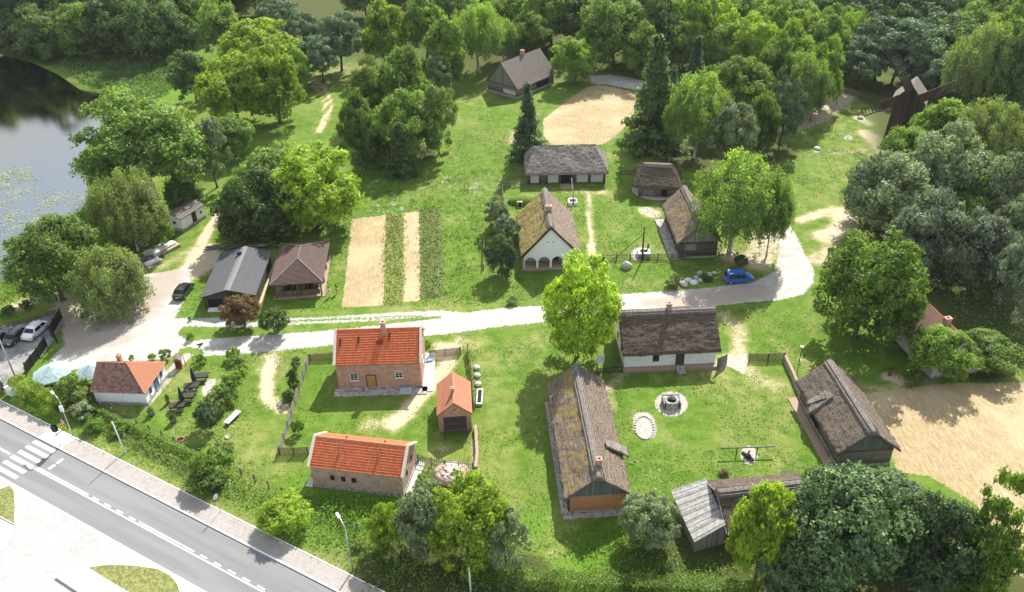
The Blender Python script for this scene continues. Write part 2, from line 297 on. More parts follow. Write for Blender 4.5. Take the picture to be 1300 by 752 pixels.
# ------------------------------------------------------------------ mesh builder
def nz(x, y, z=0.0, s=1.0): return mnoise.noise(Vector((x * s, y * s, z * s)))
class MB:
    def __init__(s): s.v = []; s.f = []; s.m = []; s.uv = []; s.mats = []; s.att = []; s.sm = []
    def mi(s, mat):
        if mat not in s.mats: s.mats.append(mat)
        return s.mats.index(mat)
    def poly(s, pts, mat, uv=None, moss=0.0, smooth=False):
        b = len(s.v); pts = [Vector(p) for p in pts]; s.v += pts; s.att += [moss] * len(pts); s.f.append(list(range(b, b + len(pts)))); s.m.append(s.mi(mat)); s.sm.append(smooth)
        if uv is None:
            n = Vector((0, 0, 0))
            for i in range(len(pts)): n += pts[i].cross(pts[(i + 1) % len(pts)])
            a, c, d = abs(n.x), abs(n.y), abs(n.z)
            uv = [(p.x, p.y) if d > max(a, c) else ((p.y, p.z) if a > c else (p.x, p.z)) for p in pts]
        s.uv += uv
    def hexa(s, q, mat, moss=0.0):
        """eight corners: bottom four ccw, top four ccw"""
        for ix in ((3, 2, 1, 0), (4, 5, 6, 7), (0, 1, 5, 4), (1, 2, 6, 5), (2, 3, 7, 6), (3, 0, 4, 7)): s.poly([q[i] for i in ix], mat, moss=moss)
    def box(s, c, d, mat, rz=0.0, M=None):
        hx, hy, hz = d[0] / 2, d[1] / 2, d[2] / 2; R = Matrix.Rotation(rz, 4, 'Z') if M is None else M; c = Vector(c)
        s.hexa([c + R @ Vector((x, y, z)) for z in (-hz, hz) for x, y in ((-hx, -hy), (hx, -hy), (hx, hy), (-hx, hy))], mat)
    def beam(s, a, b, w, h, mat, up=(0, 0, 1)):
        a, b = Vector(a), Vector(b); d = (b - a).normalized(); u = Vector(up)
        if abs(d.dot(u)) > .98: u = Vector((1, 0, 0))
        x = d.cross(u).normalized(); y = x.cross(d).normalized()
        s.hexa([p + x * (i * w / 2) + y * (j * h / 2) for j in (-1, 1) for p, i in ((a, -1), (a, 1), (b, 1), (b, -1))], mat)
    def tube(s, pts, rr, mat, n=8, cap=True, smooth=True):
        pts = [Vector(p) for p in pts]
        if not isinstance(rr, (list, tuple)): rr = [rr] * len(pts)
        rings = []
        for i, p in enumerate(pts):
            d = (pts[min(i + 1, len(pts) - 1)] - pts[max(i - 1, 0)]).normalized(); u = Vector((0, 0, 1)) if abs(d.z) < .9 else Vector((1, 0, 0))
            x = d.cross(u).normalized(); y = x.cross(d).normalized()
            rings.append([p + (x * math.cos(2 * math.pi * k / n) + y * math.sin(2 * math.pi * k / n)) * rr[i] for k in range(n)])
        for i in range(len(rings) - 1):
            for k in range(n):
                k2 = (k + 1) % n; s.poly([rings[i][k], rings[i][k2], rings[i + 1][k2], rings[i + 1][k]], mat, smooth=smooth)
        if cap: s.poly(rings[0][::-1], mat); s.poly(rings[-1], mat)
    def lathe(s, prof, mat, c=(0, 0, 0), n=20, sx=1, sy=1, smooth=True, cap=True):
        c = Vector(c); R = [[c + Vector((r * math.cos(2 * math.pi * k / n) * sx, r * math.sin(2 * math.pi * k / n) * sy, z)) for k in range(n)] for r, z in prof]
        for i in range(len(R) - 1):
            for k in range(n): s.poly([R[i][k], R[i][(k + 1) % n], R[i + 1][(k + 1) % n], R[i + 1][k]], mat, smooth=smooth)
        if cap: s.poly(R[0][::-1], mat); s.poly(R[-1], mat)
    def grid(s, G, mat, uv, moss=None, smooth=True):
        n, m = len(G), len(G[0])
        for i in range(n - 1):
            for j in range(m - 1):
                b = len(s.v)
                for (a, c) in ((i, j), (i, j + 1), (i + 1, j + 1), (i + 1, j)):
                    s.v.append(G[a][c]); s.uv.append(uv[a][c]); s.att.append(moss[a][c] if moss else 0.0)
                s.f.append([b, b + 1, b + 2, b + 3]); s.m.append(s.mi(mat)); s.sm.append(smooth)
    def build(s, name, parent=None, weld=False):
        me = bpy.data.meshes.new(name); me.from_pydata([tuple(v) for v in s.v], [], s.f)
        for x in s.mats: me.materials.append(MAT[x])
        me.polygons.foreach_set('material_index', s.m); me.polygons.foreach_set('use_smooth', s.sm)
        ul = me.uv_layers.new(name='UVMap'); ul.data.foreach_set('uv', np.array(s.uv, dtype=np.float32).ravel())
        if any(s.att): me.attributes.new('moss', 'FLOAT', 'POINT').data.foreach_set('value', np.array(s.att, dtype=np.float32))
        if weld or any(s.sm):
            bm = bmesh.new(); bm.from_mesh(me); bmesh.ops.remove_doubles(bm, verts=bm.verts, dist=.0008); bm.to_mesh(me); bm.free()
        me.update(); o = bpy.data.objects.new(name, me); C.objects.link(o)
        if parent: o.parent = parent
        return o
def tag(o, label=None, cat=None, group=None, kind=None):
    if label: o['label'] = label
    if cat: o['category'] = cat
    if group: o['group'] = group
    if kind: o['kind'] = kind
    return o
def thing(name, label, cat, loc, rz=0.0, group=None):
    o = bpy.data.objects.new(name, None); C.objects.link(o); o.location = loc; o.rotation_euler = (0, 0, rz); o.empty_display_size = .3
    return tag(o, label, cat, group)
def copy_tree(o, parent=None):
    c = o.copy(); C.objects.link(c)
    if parent: c.parent = parent
    for ch in KIDS.get(o.name, [x for x in bpy.data.objects if x.parent == o]): copy_tree(ch, c)
    return c
KIDS = {}

# ------------------------------------------------------------------ roofs
def lerp(a, b, t): return a + (b - a) * t
def thatch_panel(mb, e0, e1, r1, r0, mat, moss=(0, 0), th=.30, step=.22, course=.42, seed=0, edge=.10, dent=None):
    """thick thatched slope with courses, dents and a ragged eave; e = eave corners, r = ridge corners"""
    e0, e1, r1, r0 = map(Vector, (e0, e1, r1, r0)); n = (e1 - e0).cross(r0 - e0)
    n = n.normalized()
    if n.z < 0: n = -n
    Lx = max((e1 - e0).length, (r1 - r0).length); Ly = max((r0 - e0).length, (r1 - e1).length)
    nx, ny = max(3, int(Lx / step)), max(3, int(Ly / step)); G, U, M = [], [], []
    for j in range(ny + 1):
        t_ = j / ny; a, b = lerp(e0, r0, t_), lerp(e1, r1, t_); row, ur, mr = [], [], []
        for i in range(nx + 1):
            s_ = i / nx; p = lerp(a, b, s_); d = Ly * t_; q = (d + nz(p.x, p.y, seed, .8) * .25) / course
            h = (1 - (q - math.floor(q))) * .11 + nz(p.x, p.y, p.z + seed, .45) * .13 + nz(p.x, p.y, p.z + seed, 2.2) * .08
            if dent: 
                for (ds, dt, dr, dd) in dent: h += dd * math.exp(-(((s_ - ds) * Lx) ** 2 + ((t_ - dt) * Ly) ** 2) / dr ** 2)
            if j == 0: p = p - (r0 - e0).normalized() * (edge * abs(nz(p.x * 3, p.y * 3, seed)) * 2)
            if i in (0, nx): p = p + (e1 - e0).normalized() * (nz(p.x, p.y, p.z, 2.0) * edge * .8)
            row.append(p + n * (h)); ur.append((s_ * Lx + seed, d)); mr.append(lerp(moss[0], moss[1], t_))
        G.append(row); U.append(ur); M.append(mr)
    mb.grid(G, mat, U, M)
    dn = Vector((0, 0, -th)); bot = [[p + dn for p in r] for r in (G[0], G[-1])]
    def skirt(line, uvl):
        mb.grid([[p + dn - n * 0.0 for p in line], line], mat, [[(u[0], u[1] - .3) for u in uvl], uvl])
    skirt(G[0], U[0]); skirt([r[-1] for r in G], [(u[-1][1], u[-1][0]) for u in U]); skirt([r[0] for r in G][::-1], [(u[0][1], u[0][0]) for u in U][::-1])
    mb.poly([G[0][0] + dn, G[-1][0] + dn, G[-1][-1] + dn, G[0][-1] + dn], mat)
def tile_panel(mb, e0, e1, r1, r0, mat, row=.33, lip=.075, th=.09):
    e0, e1, r1, r0 = map(Vector, (e0, e1, r1, r0)); n = (e1 - e0).cross(r0 - e0).normalized()
    if n.z < 0: n = -n
    Ly = max((r0 - e0).length, (r1 - e1).length); k = max(2, round(Ly / row)); Lx = (e1 - e0).length; ux = (e1 - e0).normalized()
    for j in range(k):
        t0, t1 = j / k, (j + 1) / k; a, b, c, d = lerp(e0, r0, t0), lerp(e1, r1, t0), lerp(e1, r1, t1), lerp(e0, r0, t1)
        w_ = lambda p, t: ((p - e0).dot(ux), t * Ly)
        mb.poly([a + n * lip, b + n * lip, c, d], mat, [w_(a, t0), w_(b, t0), w_(c, t1), w_(d, t1)])
        mb.poly([a, b, b + n * lip, a + n * lip], mat, [w_(a, t0), w_(b, t0), w_(b, t0 + .001), w_(a, t0 + .001)])
    dn = -n * th
    mb.poly([e0 + dn, r0 + dn, r1 + dn, e1 + dn], mat); mb.poly([e0 + dn, e1 + dn, e1 + n * lip, e0 + n * lip], mat)
    mb.poly([e1 + dn, r1 + dn, r1, e1], mat); mb.poly([r0 + dn, e0 + dn, e0, r0], mat)

# ------------------------------------------------------------------ openings on the walls
class Side:
    """frame of one wall: a(along, height, out) gives local points; side is one of v-, v+, u-, u+"""
    def __init__(s, b, side):
        hx, hy = b.wx, b.wy
        s.o, s.x, s.n = {'v-': (Vector((0, -hy, 0)), Vector((1, 0, 0)), Vector((0, -1, 0))), 'v+': (Vector((0, hy, 0)), Vector((-1, 0, 0)), Vector((0, 1, 0))),
                         'u-': (Vector((-hx, 0, 0)), Vector((0, -1, 0)), Vector((-1, 0, 0))), 'u+': (Vector((hx, 0, 0)), Vector((0, 1, 0)), Vector((1, 0, 0)))}[side]
    def a(s, x, z, out=0.0): return s.o + s.x * x + Vector((0, 0, z)) + s.n * out
    def slab(s, mb, x0, x1, z0, z1, o0, o1, mat):
        mb.hexa([s.a(x, z, o) for z in (z0, z1) for x, o in ((x0, o1), (x1, o1), (x1, o0), (x0, o0))], mat)
def window(b, side, x, z, w_=.9, h=1.1, frame='white_paint', bars=True, sill=True, arch=None):
    S = Side(b, side); m = MB(); t = .07
    for q in ((x - w_ / 2, x - w_ / 2 + t, z, z + h), (x + w_ / 2 - t, x + w_ / 2, z, z + h), (x - w_ / 2 + t, x + w_ / 2 - t, z, z + t), (x - w_ / 2 + t, x + w_ / 2 - t, z + h - t, z + h)): S.slab(m, *q, .003, .06, frame)
    if bars:
        S.slab(m, x - .025, x + .025, z + t, z + h - t, .02, .05, frame)
        for k in (1, 2): S.slab(m, x - w_ / 2 + t, x + w_ / 2 - t, z + h * k / 3 - .018, z + h * k / 3 + .018, .02, .045, frame)
    f = m.build('window', b.root)
    g = MB(); S.slab(g, x - w_ / 2 + t, x + w_ / 2 - t, z + t, z + h - t, .004, .015, 'glass_dark'); g.build('pane', f)
    if sill: g = MB(); S.slab(g, x - w_ / 2 - .08, x + w_ / 2 + .08, z - .07, z - .002, .002, .14, b.sill); g.build('sill', f)
    if arch: g = MB(); S.slab(g, x - w_ / 2 - .08, x + w_ / 2 + .08, z + h + .003, z + h + .2, .002, .05, arch); g.build('lintel', f)
    return f
def door(b, side, x, w_=1.0, h=2.0, mat='plank_brown', z=.05, handle=True, frame='dark_wood'):
    S = Side(b, side); m = MB(); S.slab(m, x - w_ / 2, x + w_ / 2, z, z + h, .004, .05, mat); d = m.build('door', b.root)
    m = MB()
    for q in ((x - w_ / 2 - .1, x - w_ / 2 - .002, z, z + h + .1), (x + w_ / 2 + .002, x + w_ / 2 + .1, z, z + h + .1), (x - w_ / 2, x + w_ / 2, z + h + .002, z + h + .1)): S.slab(m, *q, .003, .08, frame)
    m.build('door_frame', d)
    if handle: m = MB(); S.slab(m, x + w_ / 2 - .16, x + w_ / 2 - .1, z + .95, z + 1.15, .052, .09, 'black_iron'); m.build('handle', d)
    return d
def opening(b, side, x, w_, h, z=.02, name='doorway'):
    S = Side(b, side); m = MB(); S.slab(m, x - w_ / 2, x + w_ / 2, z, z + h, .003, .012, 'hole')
    for q in ((x - w_ / 2 - .12, x - w_ / 2 - .002, z, z + h + .1), (x + w_ / 2 + .002, x + w_ / 2 + .12, z, z + h + .1), (x - w_ / 2, x + w_ / 2, z + h + .002, z + h + .1)): S.slab(m, *q, .002, .1, 'brown_wood')
    return m.build(name, b.root)
def chimney(b, roof, x, y, z0, z1, w_=.6, d=.6, mat='brick_red', cap=True):
    m = MB(); m.box((x, y, (z0 + z1) / 2), (w_, d, z1 - z0), mat)
    if cap: m.box((x, y, z1 + .05), (w_ + .12, d + .12, .1), mat)
    m.box((x, y, z1 + .105), (w_ * .5, d * .5, .012), 'hole'); return m.build('chimney', roof)

class B_: pass
def building(name, label, cat, prm, o=.4, og=.3, wall='whitewash', gable=None, roof='thatch', rmat='thatch_brown', hip=(0, 0), th=.32, moss=(0, 0), mossside=None,
             plinth=None, ridge=None, sill='coping', coping=None, dent=None, base=0.0, no_walls=False, row=.33, cornice=None, hipface='u'):
    x, y, th_, L, W, he, hr = prm[:7]; b = B_(); b.root = thing(name, label, cat, (x, y, 0), rad(th_)); b.L, b.W, b.he, b.hr = L, W, he, hr; b.sill = sill
    b.wx, b.wy = L / 2 - og, W / 2 - o; sl = (hr - he) / (W / 2); tk = th if roof == 'thatch' else .12
    wt = he + sl * o - tk - .02; rt = hr - tk - .02; b.wt, b.rt = wt, rt
    g = gable or wall; hx, hy = b.wx, b.wy
    if not no_walls:
        m = MB()
        q = [(-hx, -hy), (hx, -hy), (hx, hy), (-hx, hy)]
        for i in range(4):
            a, c = q[i], q[(i + 1) % 4]; m.poly([(*a, base), (*c, base), (*c, wt), (*a, wt)], wall)
        m.poly([(*p, wt) for p in q], wall)
        if g == wall:
            for s in (-1, 1):
                if (hip[0] if s < 0 else hip[1]) < .6: m.poly([(s * hx, -hy, wt), (s * hx, hy, wt), (s * hx, 0, rt)][::s], wall)
        b.wall = m.build('wall', b.root)
        if g != wall:
            for s in (-1, 1):
                if (hip[0] if s < 0 else hip[1]) < .6:
                    m = MB(); X0, X1 = s * (hx + .06), s * (hx - .1); A, B2, Cc = (-hy, wt - .12), (hy, wt - .12), (0, rt)
                    for X, fl in ((X0, 1), (X1, -1)): m.poly([(X, *A), (X, *B2), (X, *Cc)][::s * fl], g)
                    for (p, r) in ((A, B2), (B2, Cc), (Cc, A)): m.poly([(X0, *p), (X1, *p), (X1, *r), (X0, *r)][::s], g)
                    m.build('gable', b.root)
        if plinth:
            m = MB(); m.box((0, 0, plinth[1] / 2), (2 * hx + .16, 2 * hy + .16, plinth[1]), plinth[0]); m.build('plinth', b.root)
        if cornice:
            m = MB(); zc = wt - .1
            m.box((0, -(hy + .05), zc - .12), (2 * hx, .1, .14), cornice)
            m.build('cornice', b.root); m = MB(); m.box((0, -hy - .03, wt * .5 + .6), (2 * hx, .06, .12), cornice); m.build('string_course', b.root)
    # roof
    m = MB(); X, Y = L / 2, W / 2; a0, a1 = -X + hip[0], X - hip[1]
    def pan(e0, e1, r1, r0, k, ms):
        if roof == 'thatch': thatch_panel(m, e0, e1, r1, r0, rmat, ms, th=th, seed=k * 7 + x, dent=dent if k == 0 else None)
        else: tile_panel(m, e0, e1, r1, r0, rmat, row)
    pan((-X, -Y, he), (X, -Y, he), (a1, 0, hr), (a0, 0, hr), 0, moss if mossside in (None, 'v-') else (0, 0))
    pan((X, Y, he), (-X, Y, he), (a0, 0, hr), (a1, 0, hr), 1, moss if mossside in (None, 'v+') else (0, 0))
    if hip[0] > .05: pan((-X, Y, he), (-X, -Y, he), (a0, -.01, hr), (a0, .01, hr), 2, moss if mossside is None else (0, 0))
    if hip[1] > .05: pan((X, -Y, he), (X, Y, he), (a1, .01, hr), (a1, -.01, hr), 3, moss if mossside is None else (0, 0))
    b.roof = m.build('roof', b.root)
    sn = math.atan(sl)
    if ridge == 'thatch':
        m = MB(); wd = .85; n = max(6, int((a1 - a0) / .3)); G = []; U = []
        for k, dd in enumerate((-wd, -wd * .5, 0, wd * .5, wd)):
            G.append([Vector((lerp(a0 - .08, a1 + .08, i / n), dd * math.cos(sn), hr + .17 - abs(dd) * math.sin(sn) + (.10 if abs(dd) < wd else .0) + nz(i * .3, k * 3, x) * .07)) for i in range(n + 1)]); U.append([(k * .5 + x, i * .3) for i in range(n + 1)])
        m.grid(G, 'thatch_ridge', U)
        for e in (0, -1): m.poly([G[k][e] for k in range(5)] , 'thatch_ridge')
        rc = m.build('ridge_cap', b.roof)
        for s in (-1, 1):
            for q in (.38, .72):
                m = MB(); m.tube([(lerp(a0, a1, i / 6), s * q * math.cos(sn), hr + .33 - q * math.sin(sn) + nz(i, q, x) * .04) for i in range(7)], .05, 'grey_wood', 6); m.build('ridge_pole', b.roof)
    elif ridge:
        m = MB(); n = int((a1 - a0) / .4)
        for i in range(n):
            xx = lerp(a0, a1, i / n); l = (a1 - a0) / n
            m.hexa([(xx, -.15, hr - .08), (xx + l, -.15, hr - .08), (xx + l, .15, hr - .08), (xx, .15, hr - .08), (xx, -.06, hr + .09), (xx + l * .98, -.06, hr + .075), (xx + l * .98, .06, hr + .075), (xx, .06, hr + .09)], ridge)
        for (h_, s) in ((hip[0], -1), (hip[1], 1)):
            if h_ > .05:
                for sy in (-1, 1): m.beam((s * (X - .02), sy * (Y - .02), he + .06), (a0 if s < 0 else a1, 0, hr + .06), .2, .1, ridge)
        m.build('ridge_tiles', b.roof)
    if coping:
        for s in (-1, 1):
            m = MB()
            for sy in (-1, 1): m.beam((s * (X + .0), sy * (Y + .05), he + .06), (s * X, 0, hr + .12), .34, .22, coping)
            m.build('gable_coping', b.root)
    return b

# ------------------------------------------------------------------ BUILDINGS
b = building('brick_house', 'two-storey brick house with bright orange pantile roof beside the gravel road', 'house', (-17.69, 92.72, .56, 11.21, 7.46, 4.14, 7.13), o=.12, og=.12, wall='brick_red', roof='tile', rmat='tile_orange', ridge='tile_orange', coping='coping', plinth=('stone', .35), cornice='brick_pale')
window(b, 'v-', -3.3, 1.5, 1.0, 1.15, arch='brick_pale'); window(b, 'v-', 2.6, 1.7, 1.0, 1.15, arch='brick_pale'); window(b, 'u+', -.6, 2.0, .7, .9); window(b, 'v+', -2, 1.6); window(b, 'v+', 2.5, 1.6)
door(b, 'v-', -1.1, 1.15, 2.0, 'board_orange', .25)
chimney(b, b.roof, .75, -.4, 6.4, 8.4, .62, .62, 'brick_red')
m = MB(); m.box((.2, -1.5, 6.15), (.75, .55, .5), 'red_paint'); m.build('roof_hatch', b.roof)
for xx, yy in ((-4.9, -1.4), (-2.5, -1.2), (1.5, -.9)):
    m = MB(); zz = 7.13 - abs(yy) * .8 + .12; m.beam((xx, yy + .35, zz + .3), (xx, yy - .4, zz - .3), .06, .06, 'black_iron')
    for k in range(4): m.box((xx, yy - k * .2 + .3, zz + .24 - k * .16 + .05), (.32, .1, .06), 'black_iron')
    m.build('roof_step', b.roof)
m = MB(); m.box((.1, -4.35, .06), (12.2, 1.5, .12), 'stone'); m.box((6.2, -.4, .06), (1.4, 8.4, .12), 'concrete'); m.build('stone_apron', b.root)
m = MB(); m.box((3.4, -4.65, .3), (1.5, 1.1, .35), 'concrete'); m.box((3.4, -4.65, .5), (1.3, .9, .06), 'blue_glaze'); m.build('cellar_hatch', b.root)
m = MB(); m.box((-3.4, -4.0, .35), (2.3, .5, .3), 'stone'); m.build('stone_bench', b.root)

b = building('brick_barn', 'long low brick barn with orange pantile roof and three small square windows', 'barn', (-17.58, 73.25, -11.05, 11.03, 5.68, 3.17, 5.25), o=.12, og=.12, wall='brick_pale', roof='tile', rmat='tile_orange', ridge='tile_light', coping='coping', plinth=('stone', .5))
for xx in (-2.9, -1.6, -.35): window(b, 'v-', xx, 1.4, .5, .75, 'dark_wood', sill=False, arch='brick_red')
window(b, 'u+', -.9, 1.7, .3, .8, 'dark_wood', False, False); window(b, 'u+', .9, 2.4, .3, .6, 'dark_wood', False, False); window(b, 'u+', -1.5, 2.9, .25, .4, 'dark_wood', False, False)
for xx in (-2.2, 2.4):
    m = MB()
    for k in range(4): m.box((xx + .03 * k, -.6 - k * .25, 5.1 - k * .18), (.1, .3, .12), 'tile_old')
    m.build('ventilation_tile', b.roof)
    m = MB(); m.lathe([(.09, 0), (.09, .35), (.14, .36), (.14, .42)], 'terracotta', (xx + .3, .5, 5.0), 8); m.build('vent_pipe', b.roof)
for q_, d_ in (((5.9, 0, .05), (.9, 6.2, .1)), ((-5.9, -2.2, .05), (.9, 1.5, .1))): m = MB(); m.box(q_, d_, 'concrete'); m.build('paved_strip', b.root)

b = building('smithy', 'small brick smithy with pale tile roof and wide dark open front', 'smithy', (-7.56, 83.3, 93.48, 6.22, 4.26, 2.81, 4.6), o=.12, og=.15, wall='brick_red', roof='tile', rmat='tile_plain', ridge='tile_light', row=.2)
chimney(b, b.roof, -.9, .1, 4.0, 5.2, .4, .4, 'brick_red')
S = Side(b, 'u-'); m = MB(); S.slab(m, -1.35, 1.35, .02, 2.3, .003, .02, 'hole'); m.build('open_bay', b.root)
m = MB(); m.hexa([S.a(x_, z_, o_) for x_, z_, o_ in ((-1.4, 1.35, 1.5), (1.4, 1.35, 1.5), (1.4, 2.35, .03), (-1.4, 2.35, .03), (-1.4, 1.41, 1.5), (1.4, 1.41, 1.5), (1.4, 2.41, .03), (-1.4, 2.41, .03))], 'plank_dark')
for k in range(7):
    u_ = k / 7; m.beam(S.a(-1.4, 1.42 + u_ * 1.0, 1.5 - u_ * 1.47), S.a(1.4, 1.42 + u_ * 1.0, 1.5 - u_ * 1.47), .04, .05, 'dark_wood')
m.build('plank_awning', b.root)
for xx in (-1.35, 1.35): m = MB(); m.beam(S.a(xx, 0, 1.42), S.a(xx, 1.36, 1.42), .1, .1, 'dark_wood'); m.build('awning_post', b.root); m = MB(); S.slab(m, -.09, .09, 3.4, 3.62, .003, .02, 'hole'); m.build('gable_hole', b.root)

b = building('white_cottage', 'white cottage with weathered tile roof next to the two large parasols', 'cottage', (-50.84, 90.17, -4.93, 7.38, 6.58, 2.17, 4.58), o=.3, og=.25, wall='whitewash', roof='tile', rmat='tile_old', ridge='tile_light', hip=(0, 3.3), plinth=('stone', .45), row=.24)
# the newer, cleaner tiles lie on the hipped end
window(b, 'u+', -1.6, .9, .6, .9, 'blue_paint'); window(b, 'u+', 1.7, .9, .6, .9, 'blue_paint'); door(b, 'u+', .1, .9, 1.75, 'blue_paint'); window(b, 'v+', 0, .9)
X, Y = 3.69, 3.29
m = MB(); n_ = Vector((4.58 - 2.17, 0, 3.3)).normalized() * .07
tile_panel(m, Vector((X, -Y, 2.17)) + n_, Vector((X, Y, 2.17)) + n_, Vector((X - 3.3, .05, 4.58)) + n_, Vector((X - 3.3, -.05, 4.58)) + n_, 'tile_plain', .24); m.build('tiled_hip', b.roof)
chimney(b, b.roof, -1.2, 1.1, 3.6, 4.9, .5, .5, 'brick_red')

b = building('felt_shed', 'dark timber shed with grey roofing felt beside the parked black car', 'shed', (-42.91, 115.6, 92.0, 13.2, 8.3, 2.3, 3.5), o=.35, og=.35, wall='plank_dark', roof='tile', rmat='felt_grey', ridge=None, row=3.0)
m = MB(); m.hexa([(-6.6, -.5, 3.40), (6.6, -.5, 3.40), (6.6, .5, 3.40), (-6.6, .5, 3.40), (-6.6, -.02, 3.58), (6.6, -.02, 3.58), (6.6, .02, 3.58), (-6.6, .02, 3.58)], 'felt_light'); m.build('ridge_strip', b.roof)
opening(b, 'u-', -1.2, 4.2, 1.9, name='open_front'); m = MB(); m.box((4.0, .3, 3.75), (.5, .7, .35), 'black_iron'); m.build('roof_vent', b.roof)
m = MB(); m.box((-6.7, 2.2, .15), (.8, 2.2, .3), 'concrete_white'); m.build('step', b.root); m = MB(); m.beam((-6.5, -4.3, .2), (6.3, -4.3, .2), .35, .4, 'pale_wood'); m.build('side_sill', b.root)

b = building('open_pavilion', 'open timber pavilion with brown shingle hip roof left of the straw-coloured plot', 'pavilion', (-33.35, 117.9, 94.59, 13.0, 8.1, 2.75, 4.6), o=.5, og=.5, roof='tile', rmat='shingle_brown', ridge='shingle_grey', hip=(4.6, 4.6), no_walls=True, row=.3)
for xx in (-5.9, -2, 2, 5.9):
    for yy in (-3.5, 0, 3.5):
        if yy == 0 and abs(xx) < 3: continue
        m = MB(); m.box((xx, yy, 1.45), (.22, .22, 2.9), 'brown_wood'); m.beam((xx, yy, 2.2), (xx + (.6 if xx < 0 else -.6), yy, 2.8), .1, .1, 'brown_wood'); m.build('post', b.root)
m = MB()
for yy in (-3.5, 3.5): m.beam((-6, yy, 2.85), (6, yy, 2.85), .2, .2, 'brown_wood')
for xx in (-5.9, 5.9): m.beam((xx, -3.5, 2.66), (xx, 3.5, 2.66), .18, .18, 'brown_wood')
m.build('top_beam', b.root)
m = MB(); m.box((0, 0, .06), (12.6, 7.8, .12), 'clay'); m.build('floor_slab', b.root)
m = MB(); m.beam((-5.9, -3.3, .8), (-5.9, 3.3, .8), .05, .9, 'plank_brown'); m.build('parapet', b.root); m = MB(); m.beam((5.9, -3.3, 1.3), (5.9, 3.3, 1.3), .05, 2.4, 'plank_dark'); m.build('back_wall', b.root)
m = MB()
for xx in (-4.2, -1.2, 2):
    for yy in (-1.7, 1.7): m.box((xx, yy, .82), (1.9, .8, .08), 'dark_wood'); m.box((xx, yy, .45), (.15, .6, .66), 'dark_wood'); m.box((xx, yy - .8, .5), (1.9, .3, .06), 'dark_wood'); m.box((xx, yy + .8, .5), (1.9, .3, .06), 'dark_wood')
m.build('table_set', b.root)

b = building('whitewashed_house', 'whitewashed long house with dark brown thatch and a red chimney on the ridge', 'house', (20.83, 96.11, 1.99, 13.2, 9.74, 3.12, 6.6), o=.75, og=.45, wall='whitewash', rmat='thatch_brown', ridge='thatch', plinth=('clay', .45))
window(b, 'v-', -1.9, 1.25, .85, .95, 'dark_wood'); door(b, 'v-', 1.35, .95, 1.95, 'plank_dark', .45); chimney(b, b.roof, .3, .1, 6.2, 7.6, .62, .62, 'brick_red')
window(b, 'u-', 1.5, 1.3, .7, .9, 'dark_wood'); window(b, 'u-', -1.5, 1.3, .7, .9, 'dark_wood'); window(b, 'v+', 2, 1.3); window(b, 'v+', -3, 1.3)
m = MB(); m.box((0, -4.5, .2), (12.6, .8, .4), 'clay'); m.build('earth_bench', b.root)
m = MB()
for k in range(3): m.box((1.35, -4.95 - k * .32, .42 - k * .14), (1.1, .32, .84 - k * .28 if k < 1 else .5 - k * .14), 'stone')
m.build('door_step', b.root)
m = MB(); m.beam((1.0, .95, 6.35), (2.9, 1.0, 6.35), .18, .15, 'thatch_mossy_light'); m.build('ridge_bundle', b.roof)

b = building('mossy_long_house', 'long thatched house with yellow moss on one slope and an orange boarded end', 'house', (8.28, 75.97, 92.91, 19.91, 7.3, 2.73, 5.7), o=.45, og=.55, wall='log_dark', gable='plank_green', rmat='thatch_mossy', ridge='thatch', moss=(.5, 1.0), mossside='v+', plinth=('stone', .4))
S = Side(b, 'u-'); m = MB(); S.slab(m, -2.85, 2.85, .45, b.wt - .1, .01, .07, 'board_orange')
for xx in (-2.95, -2.3, 2.3, 2.95): S.slab(m, xx - .09, xx + .09, .4, b.wt - .1, .075, .13, 'board_orange')
m.build('boarded_end', b.root)
chimney(b, b.roof, -8.0, -.25, 5.3, 6.6, .55, .55, 'brick_red')
m = MB(); thatch_panel(m, (-4.2, -4.3, 3.0), (-2.6, -4.3, 3.0), (-2.8, -1.7, 4.65), (-4.0, -1.7, 4.65), 'thatch_grey', th=.25, step=.18); m.build('eyebrow_dormer', b.roof)
door(b, 'v-', -3.4, 1.0, 1.9, 'plank_dark'); window(b, 'v-', 2, 1.0, .8, .8, 'dark_wood'); window(b, 'v-', 6, 1.0, .8, .8, 'dark_wood')
m = MB(); m.box((0, 3.6, .07), (19, .7, .14), 'stone'); m.box((0, -3.6, .07), (19, .7, .14), 'stone'); m.box((-9.9, 0, .07), (.7, 7.6, .14), 'stone'); m.build('stone_edging', b.root)

b = building('thatched_barn', 'thatched log barn with sagging torn thatch at the edge of the sandy field', 'barn', (39.87, 78.74, 93.69, 13.39, 7.4, 2.65, 5.65), o=.6, og=.5, wall='log_grey', gable='plank_green', rmat='thatch_dark', ridge='thatch', dent=None, plinth=('stone', .3))
opening(b, 'v+', -1, 2.8, 2.2, name='barn_door'); S = Side(b, 'u-'); m = MB(); S.slab(m, -3, 3, b.wt - .35, b.wt - .15, .07, .25, 'brown_wood'); S.slab(m, -3, 3, b.wt - .1, b.wt + .02, .06, .12, 'grey_wood'); m.build('tie_beam', b.root)
m = MB(); S.slab(m, -1.9, -.4, .1, 1.7, .01, .06, 'plank_green'); m.build('hatch', b.root); m = MB(); S.slab(m, .8, 2.3, .9, 1.6, .01, .06, 'grey_wood'); m.build('hatch', b.root)
m = MB(); thatch_panel(m, (2.3, 3.9, 2.75), (.6, 4.1, 2.65), (.9, 1.6, 4.75), (2.2, 1.6, 4.75), 'thatch_grey', th=.35, step=.16, edge=.35); m.build('torn_thatch', b.roof)
m = MB(); m.beam((1.9, 4.1, 2.7), (1.2, 2.2, 4.2), .25, .2, 'hole'); m.build('roof_gap', b.roof)
m = MB(); m.box((0, 3.9, .06), (13, 1.1, .12), 'clay'); m.build('earth_edging', b.root)

